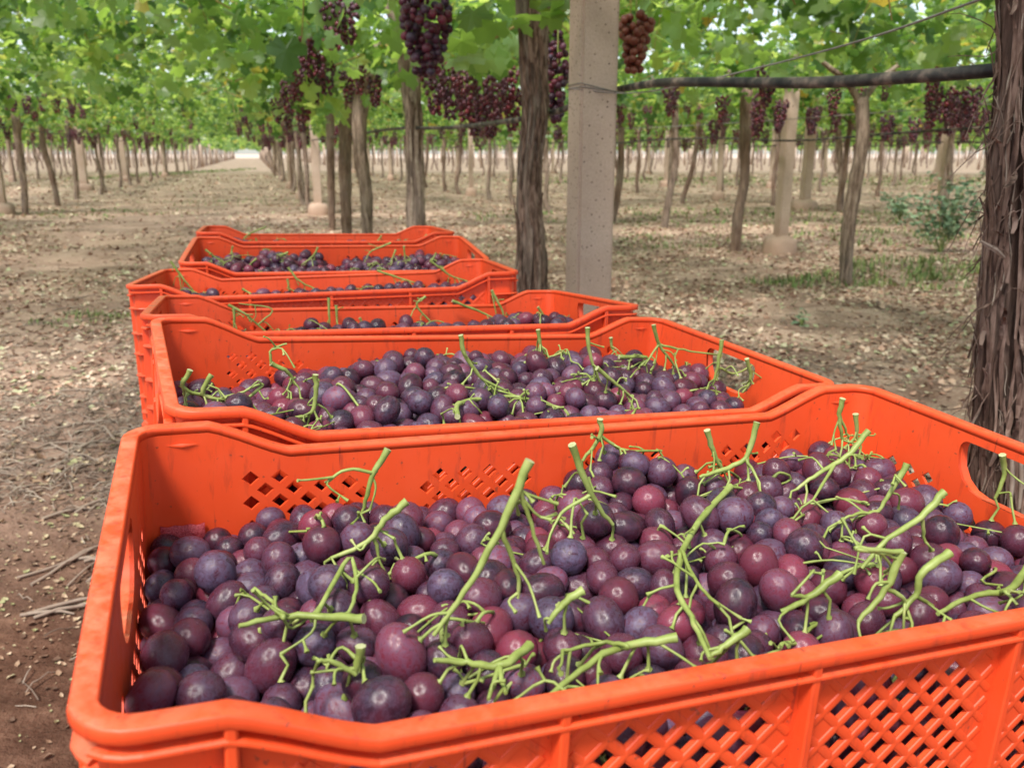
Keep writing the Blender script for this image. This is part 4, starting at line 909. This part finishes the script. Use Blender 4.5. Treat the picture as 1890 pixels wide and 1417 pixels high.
L2 = ['with a small raised stalk before the far wall, left part of the {c}', 'in the left near corner of the {c}', 'with bowed stalks left of the {c}\'s middle', 'with a stout upright stalk near the near rim, left of centre of the {c}',
      'with a branching stalk in the middle of the {c}', 'under a tangle of bare stalks by the near rim of the {c}', 'with a thin upright stalk right of the middle of the {c}', 'with a slanting stalk by the near rim, right of the middle of the {c}',
      'with a tall curved stalk and long side arm, right part of the {c}', 'with a short stalk at the far wall of the {c}', 'with the upright stalk beside the right end of the {c}', 'with a short stalk before the hand hold of the {c}',
      'with small branching stalks at the back middle of the {c}', 'with a looped stalk end right of centre of the {c}']
POSW = ['far left', 'left', 'left of the middle', 'middle', 'right of the middle', 'right', 'far right', 'right-hand end', 'last on the right']
def wob(pts, k, rg, a=.0012):
    C_ = catmull(pts, k); return [p + Vector((rg.gauss(0, a), rg.gauss(0, a), rg.gauss(0, a))) if 0 < i < len(C_) - 1 else p for i, p in enumerate(C_)]
def stem_mesh(lines, grapes, rads, rg):
    """Cut rachis: main stalk, side branches and the little pedicels that end on grapes."""
    mb = MB(); anchors = []
    for li, ln in enumerate(lines):
        if len(ln) < 2: continue
        if li > 0:                            # side branches grow out of the main stalk
            m0 = min(main, key=lambda q: (q - ln[0]).length)
            ln = [m0] + list(ln if (m0 - ln[0]).length > .002 else ln[1:])
            if len(ln) < 2: continue
        pts = wob(ln, 5, rg, .0003); main = pts if li == 0 else main; r0, r1 = ((.0022, .0011) if li == 0 else (.0013, .0008)); n = len(pts)
        rr = [r0 + (r1 - r0) * i / (n - 1) for i in range(n)]
        for i in range(3, n - 1, 5): rr[i] *= 1.1           # swollen nodes
        rr[0] *= 1.12
        mb.tube(pts, rr, 7, 0, True, 1 if li == 0 else 0)
        anchors += [(p, rr[i]) for i, p in enumerate(pts) if i >= (2 if li == 0 else 1)]
        for _ in range(1 + n // 9):                           # side branchlets with nubs
            i = rg.randrange(1, n); p = pts[i]; t = (pts[min(i + 1, n - 1)] - pts[i - 1]).normalized()
            d = (t * .5 + Vector((rg.gauss(0, .7), rg.gauss(0, .7), rg.gauss(-.1, .5)))).normalized(); L_ = rg.uniform(.007, .026)
            q = [p, p + d * L_ * .5 + Vector((rg.gauss(0, .0025), rg.gauss(0, .0025), rg.gauss(.001, .003))), p + d * L_ + Vector((rg.gauss(0, .002), rg.gauss(0, .002), rg.gauss(-.001, .002)))]
            q = catmull(q, 3); mb.tube(q, [.0009, .0008, .0007, .0007, .0007, .0006, .0011][:len(q)], 5)
            anchors.append((q[-1], .001))
            for __ in range(rg.choice((0, 0, 1))):
                e = q[rg.randrange(2, len(q))]; d2 = (d + Vector((rg.gauss(0, .9), rg.gauss(0, .9), rg.gauss(0, .6)))).normalized() * rg.uniform(.004, .009)
                mb.tube([e, e + d2 * .6, e + d2], [.0007, .0007, .0014], 5)
    if len(grapes) > 5:                      # wiry side shoots that wander over the fruit
        tops = sorted(range(len(grapes)), key=lambda j: -grapes[j][2])[:max(6, int(len(grapes) * .45))]
        for _ in range(rg.choice((1, 2, 3))):
            j = rg.choice(tops); A_ = Vector(grapes[j]) + Vector((0, 0, rads[j] * .9)); near_ = sorted(tops, key=lambda k: (Vector(grapes[k]) - A_).length)[1:9]
            if len(near_) < 3: continue
            B_ = Vector(grapes[rg.choice(near_)]); B_.z += .010; C_ = Vector(grapes[rg.choice(near_)]); C_.z += .004
            off = Vector((rg.gauss(0, .004), rg.gauss(0, .004), rg.uniform(.002, .007)))
            pts = catmull([A_ + Vector((0, 0, -.004)), (A_ + B_) * .5 + off, B_, C_], 4); r0 = rg.uniform(.0007, .0013)
            mb.tube(pts, [r0 * (1 - .4 * i / len(pts)) * (1.25 if i % 5 == 2 else 1) for i in range(len(pts))], 5)
            for __ in range(3):
                e = pts[rg.randrange(2, len(pts))]; d2 = Vector((rg.gauss(0, 1), rg.gauss(0, 1), rg.gauss(.2, .6))).normalized() * rg.uniform(.004, .010)
                mb.tube([e, e + d2 * .6 + Vector((0, 0, .001)), e + d2], [.0006, .0006, .0012], 5)
    used = set()
    for (p, r_) in anchors:
        if rg.random() > .6: continue
        best = sorted(((Vector(g) - p).length - rads[j], j) for j, g in enumerate(grapes) if j not in used)[:1]
        for dd, j in best:
            if 0 < dd < .020:
                used.add(j); g = Vector(grapes[j]); e = g + (p - g).normalized() * rads[j] * 1.02; mid = p.lerp(e, .5) + Vector((rg.gauss(0, .0015), rg.gauss(0, .0015), .002))
                mb.tube([p, mid, e + (p - e) * .12, e], [.0009, .0008, .0009, .0020], 5)
    return mb.mesh('stem', [M['stem'], M['cut']])
for ci in range(6):
    top = TOPS[ci]; P, r = pack(NG[ci], top, TH_[ci], 60 + ci)
    P = [tuple(p) for p in P]; r = list(r); rg = random.Random(900 + ci)
    if ci in (0, 3):                         # grapes pressed against the near wall, seen through the lattice
        z = -.085 if ci == 0 else -.072
        while z > (-.16 if ci == 0 else -.10):
            x = .014 + rg.uniform(0, .01)
            while x < W - .012:
                rr = rg.uniform(.0095, .012); P.append((x, rr + .002 + rg.uniform(0, .008), z + rg.uniform(-.004, .004))); r.append(rr); x += .0215
            z -= .0195
    S_ = []
    for lines in STEMS[ci]:
        L_ = [[Vector(p) for p in ln] for ln in lines]
        ys_ = [p.y for ln in L_ for p in ln]; xs_ = [p.x for ln in L_ for p in ln]
        sy = min(0, .272 - max(ys_)) + max(0, .012 - min(ys_)); sx_ = min(0, .550 - max(xs_)) + max(0, .010 - min(xs_))
        if max(xs_) > .70 or (max(xs_) - min(xs_)) > .5: sx_ = 0
        base = L_[0][-1] + Vector((sx_, sy, 0)); dz = top(min(max(base.x, 0), W), base.y) - .004 - base.z if ci > 1 else (top(base.x, base.y) + .004 - base.z) * .6
        S_.append([[p + Vector((sx_, sy, dz)) for p in ln] for ln in L_])
    own = [[] for _ in S_]
    cents = [[p for ln in s for p in ln] for s in S_]
    for j, g in enumerate(P):
        gv_ = Vector(g); own[min(range(len(S_)), key=lambda k: min((gv_ - Vector((q.x, q.y, min(q.z, -.03)))).length for q in cents[k]))].append(j)
    order = sorted(range(len(S_)), key=lambda k: S_[k][0][-1].x)
    for k, lines in enumerate(S_):
        base = lines[0][-1]; e = empty('grape_bunch'); e.matrix_world = MATS[ci] @ Matrix.Translation(base)
        lab = (L1[k] if ci == 0 else L2[k] if ci == 1 else POSW[order.index(k)] + ' of those in the {c}').format(c=CW[ci])
        lab = 'grape bunch ' + lab
        while len(lab.split()) > 16: lab = lab.replace(' the ', ' ', 1) if ' the ' in lab else ' '.join(lab.split()[:16])
        tag(e, lab, 'grapes', 'cut grape bunches in the ' + CW[ci])
        gl = [tuple(Vector(P[j]) - base) for j in own[k]]; gr = [r[j] for j in own[k]]
        link('stem', stem_mesh([[p - base for p in ln] for ln in lines], gl, gr, rg), e)
        for g, rr in zip(gl, gr):
            el = rg.choice((1.0, 1.08, 1.14, 1.20, 1.28))
            link('grape', GRAPE[rg.randrange(5)], e, g, (rg.uniform(0, 6.3), rg.uniform(0, 6.3), rg.uniform(0, 6.3)), (rr * rg.uniform(.97, 1.03), rr * rg.uniform(.97, 1.03), rr * el))
    # the fruit packed underneath
    mb = MB(); nxg, nyg = 25, 13
    for i in range(nxg):
        for j in range(nyg):
            x = .013 + (W - .026) * (i + .5 * (j % 2)) / (nxg - .5); y = .013 + (D - .026) * j / (nyg - 1); q = .0125; z = top(x, y) - TH_[ci] - .008
            mb.add([(x + v[0] * q, y + v[1] * q, z + v[2] * q) for v in ICO1[0]], ICO1[1])
    o = link('packed_grapes', mb.mesh('packed_grapes', M['grape'])); o.matrix_world = MATS[ci]; tag(o, 'dark grapes packed under the top bunches of the ' + CW[ci], 'grapes', kind='stuff')

# ------------------------------------------------------------ litter, twigs and weeds
def blocked(x, y):                          # under the stacks of crates
    for m4 in MATS:
        q = m4.inverted() @ Vector((x, y, m4.translation.z))
        if -.03 < q.x < W + .03 and -.03 < q.y < D + .03: return True
    return False
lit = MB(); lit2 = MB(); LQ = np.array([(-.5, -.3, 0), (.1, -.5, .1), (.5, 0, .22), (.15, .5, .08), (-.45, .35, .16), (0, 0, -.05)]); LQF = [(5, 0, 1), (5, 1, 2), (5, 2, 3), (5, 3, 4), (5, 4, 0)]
rng = np.random.default_rng(5); n = 0
while n < 125000:
    y = 1.0 + rng.gamma(1.7, 3.4) if rng.random() < .72 else rng.uniform(9, 44); x = rng.uniform(-.66, .66) * y + rng.normal(0, .3)
    if y > 44: continue
    dn = noise.noise(Vector((x * .8, y * .8, 5))) + .35
    path = abs(x + .287 * y + 1.4)            # the trodden path is barer
    if y > 4 and path < 1.2: dn -= .30
    if x < 0 and y < 2.5: dn -= .55 * min(1, 2.5 - y) + .15
    if rng.random() > dn * 1.2 + .5 or (y < 2.4 and blocked(x, y)): continue
    s = (.006 + .022 * rng.random() ** 2.4) * (1 + y * .09) * (.55 if y < 2.6 else 1); a = rng.uniform(0, 6.28); tl = rng.normal(0, .35); X = LQ * s * [rng.uniform(.6, 1.3), 1, rng.uniform(.4, 2.4)]
    zt = X[:, 2] + X[:, 0] * tl; c, q = math.cos(a), math.sin(a); g = gz(x, y) + .003
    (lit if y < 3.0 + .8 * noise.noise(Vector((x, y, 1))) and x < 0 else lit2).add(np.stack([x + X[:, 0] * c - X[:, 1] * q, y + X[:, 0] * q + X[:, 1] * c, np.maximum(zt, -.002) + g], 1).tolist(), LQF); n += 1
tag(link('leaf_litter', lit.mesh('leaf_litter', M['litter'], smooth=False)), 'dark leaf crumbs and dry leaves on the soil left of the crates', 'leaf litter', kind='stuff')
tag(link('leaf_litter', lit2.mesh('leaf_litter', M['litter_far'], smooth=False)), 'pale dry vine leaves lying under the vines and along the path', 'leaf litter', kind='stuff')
def twig_pts(x, y, L, rg, curve=.5):
    a = rg.uniform(0, math.pi); pts = []; k = 5; da = rg.gauss(0, curve)
    for i in range(k):
        pts.append(Vector((x, y, gz(x, y) + .004 + (.012 * rg.random() if 0 < i < k - 1 else 0)))); x += math.cos(a) * L / (k - 1); y += math.sin(a) * L / (k - 1); a += da / k + rg.gauss(0, .15)
    return pts
tw = MB(); rg = random.Random(31); n = 0
while n < 9000:
    y = rg.choice((.5 + rg.expovariate(1 / 3.5), rg.gauss(3.3, .7))); x = rg.uniform(-.66, .5) * y if rg.random() < .75 else rg.uniform(-.66, .66) * y
    if y > 14 or y < .5 or (y < 2.6 and blocked(x, y)): continue
    d = noise.noise(Vector((x * 1.2, y * 1.2, 8)))
    if d < -.15 and rg.random() < .8: continue
    if y < 2.35 and rg.random() < .85: continue
    if 2.4 < y < 4.8 and x < -.6 and rg.random() < .0: continue
    L = rg.uniform(.02, .12); r0 = rg.uniform(.0006, .0022) * (1 + y * .05); tw.tube(twig_pts(x, y, L, rg), [r0, r0, r0 * .9, r0 * .8, r0 * .5], 4, cap=False); n += 1
tag(link('small_twigs', tw.mesh('small_twigs', M['twig'])), 'fine broken twigs strewn over the soil left of the crates', 'twigs', kind='stuff')
for i in range(62):                          # the larger prunings, one by one
    u, v = rg.uniform(0, 235), rg.uniform(520, 900) if i < 50 else rg.uniform(900, 1150)
    g = ground_at(u, v)
    if blocked(g.x, g.y): continue
    mb = MB(); L = rg.uniform(.08, .28); r0 = rg.uniform(.0022, .0055); mb.tube(twig_pts(g.x, g.y, L, rg, 1.2), [r0, r0 * .95, r0 * .9, r0 * .8, r0 * .55], 6)
    tag(link('pruned_cane', mb.mesh('pruned_cane', M['twig'])), ('thick' if r0 > .0042 else 'slender' if r0 > .003 else 'thin') + (' long' if L > .18 else ' short') + ' pruned cane on the soil ' + ('at the left edge' if g.x / g.y < -.5 else 'close to the crates' if g.x / g.y > -.42 else 'between left edge and crates') + (', far back' if g.y > 4 else ', in nearest bare patch' if g.y < 2.5 else ''), 'twig', 'pruned canes on the soil')
def tufts(cx_, cy_, rx, ry, n, hmax, name, label, mat='grass', wd=.006):
    mb = MB()
    for i in range(n):
        a = rg.uniform(0, 6.283); q = math.sqrt(rg.random()); x, y = cx_ + rx * q * math.cos(a), cy_ + ry * q * math.sin(a)
        if noise.noise(Vector((x * 2.6, y * 2.6, 2))) * 1.6 + .3 < rg.random(): continue
        h = rg.uniform(.3, 1) * hmax; a2 = rg.uniform(0, 6.28); dx, dy = math.cos(a2) * h * .6, math.sin(a2) * h * .6; w2 = rg.uniform(.6, 1.4) * wd; z = gz(x, y)
        px_, py_ = -math.sin(a2) * w2, math.cos(a2) * w2
        mb.add([(x - px_, y - py_, z), (x + px_, y + py_, z), (x + dx * .4 + px_ * .8, y + dy * .4 + py_ * .8, z + h * .6), (x + dx * .4 - px_ * .8, y + dy * .4 - py_ * .8, z + h * .6), (x + dx, y + dy, z + h * .8)], [(0, 1, 2, 3), (3, 2, 4)])
    return tag(link(name, mb.mesh(name, M[mat], smooth=False)), label, 'grass', kind='stuff')
gp = ground_at(1600, 520); tufts(gp.x, gp.y, 1.0, .55, 2600, .09, 'grass', 'low green grass round the foot of the leaning trunk on the right')
gp = ground_at(1760, 500); tufts(gp.x, gp.y, .9, .8, 1800, .12, 'grass', 'green weeds beside the shaggy trunk')
gp = ground_at(1220, 445); tufts(gp.x, gp.y, 1.5, 1.0, 1400, .07, 'grass', 'sparse grass right of the near concrete post')
gp = ground_at(1300, 400); tufts(gp.x, gp.y, 4, 2.4, 2600, .09, 'grass', 'thin grass under the further right-hand row', wd=.012)
gp = ground_at(340, 320); tufts(gp.x, gp.y, 1.2, 13, 3600, .14, 'grass', 'strip of green grass along the left side of the path', wd=.02)
gp = ground_at(430, 372); tufts(gp.x, gp.y, 1.6, 2, 500, .07, 'grass', 'few green weeds in the middle of the path', wd=.01)
gp = ground_at(150, 590); tufts(gp.x, gp.y, .30, .35, 420, .05, 'grass', 'pale green weeds on the soil left of the fourth crate', wd=.004)
gp = ground_at(120, 395); tufts(gp.x, gp.y, 2.2, 1.2, 900, .07, 'grass', 'weeds at the feet of the left-hand trunks', wd=.012)
gp = ground_at(1500, 335); tufts(gp.x, gp.y, 12, 5, 3800, .12, 'grass', 'thin far grass between the right-hand rows', wd=.03)
gp = ground_at(1650, 440); tufts(gp.x, gp.y, 1.4, 1.2, 1200, .10, 'grass', 'green weeds behind the leaning trunk on the right', wd=.008)
def bush(u, v, n, rx, h, label):
    g = ground_at(u, v); e = empty('leafy_weed', (g.x, g.y, 0)); tag(e, label, 'weed')
    st = MB(); P = []
    for k in range(12):
        a = rg.uniform(0, 6.28); tx, ty, tz = rx * rg.uniform(.2, 1) * math.cos(a), rx * rg.uniform(.2, 1) * math.sin(a), h * rg.uniform(.6, 1)
        pts = [Vector((tx * t, ty * t, tz * t ** .8)) for t in (0, .35, .7, 1)]; st.tube(pts, [.006, .005, .004, .002], 5)
        for _ in range(n // 12): t = rg.uniform(.25, 1.05); P.append((tx * t + rg.gauss(0, .05), ty * t + rg.gauss(0, .05), tz * t ** .8 + rg.gauss(0, .04)))
    link('stems', st.mesh('stems', M['grass']), e)
    mb = MB(); leaf_cloud(mb, P, .05, LEAF_S, LEAF_SF, rng=np.random.default_rng(n)); f = link('foliage', mb.mesh('foliage', M['bush'], smooth=False), e); f['kind'] = 'stuff'
bush(1735, 468, 620, .60, .85, 'tall blue-green leafy weed left of the shaggy trunk')
bush(1660, 405, 200, .45, .45, 'lower blue-green weed behind the leaning trunk on the right')
bush(1480, 600, 14, .03, .05, 'tiny seedling on the bare soil right of the crates')
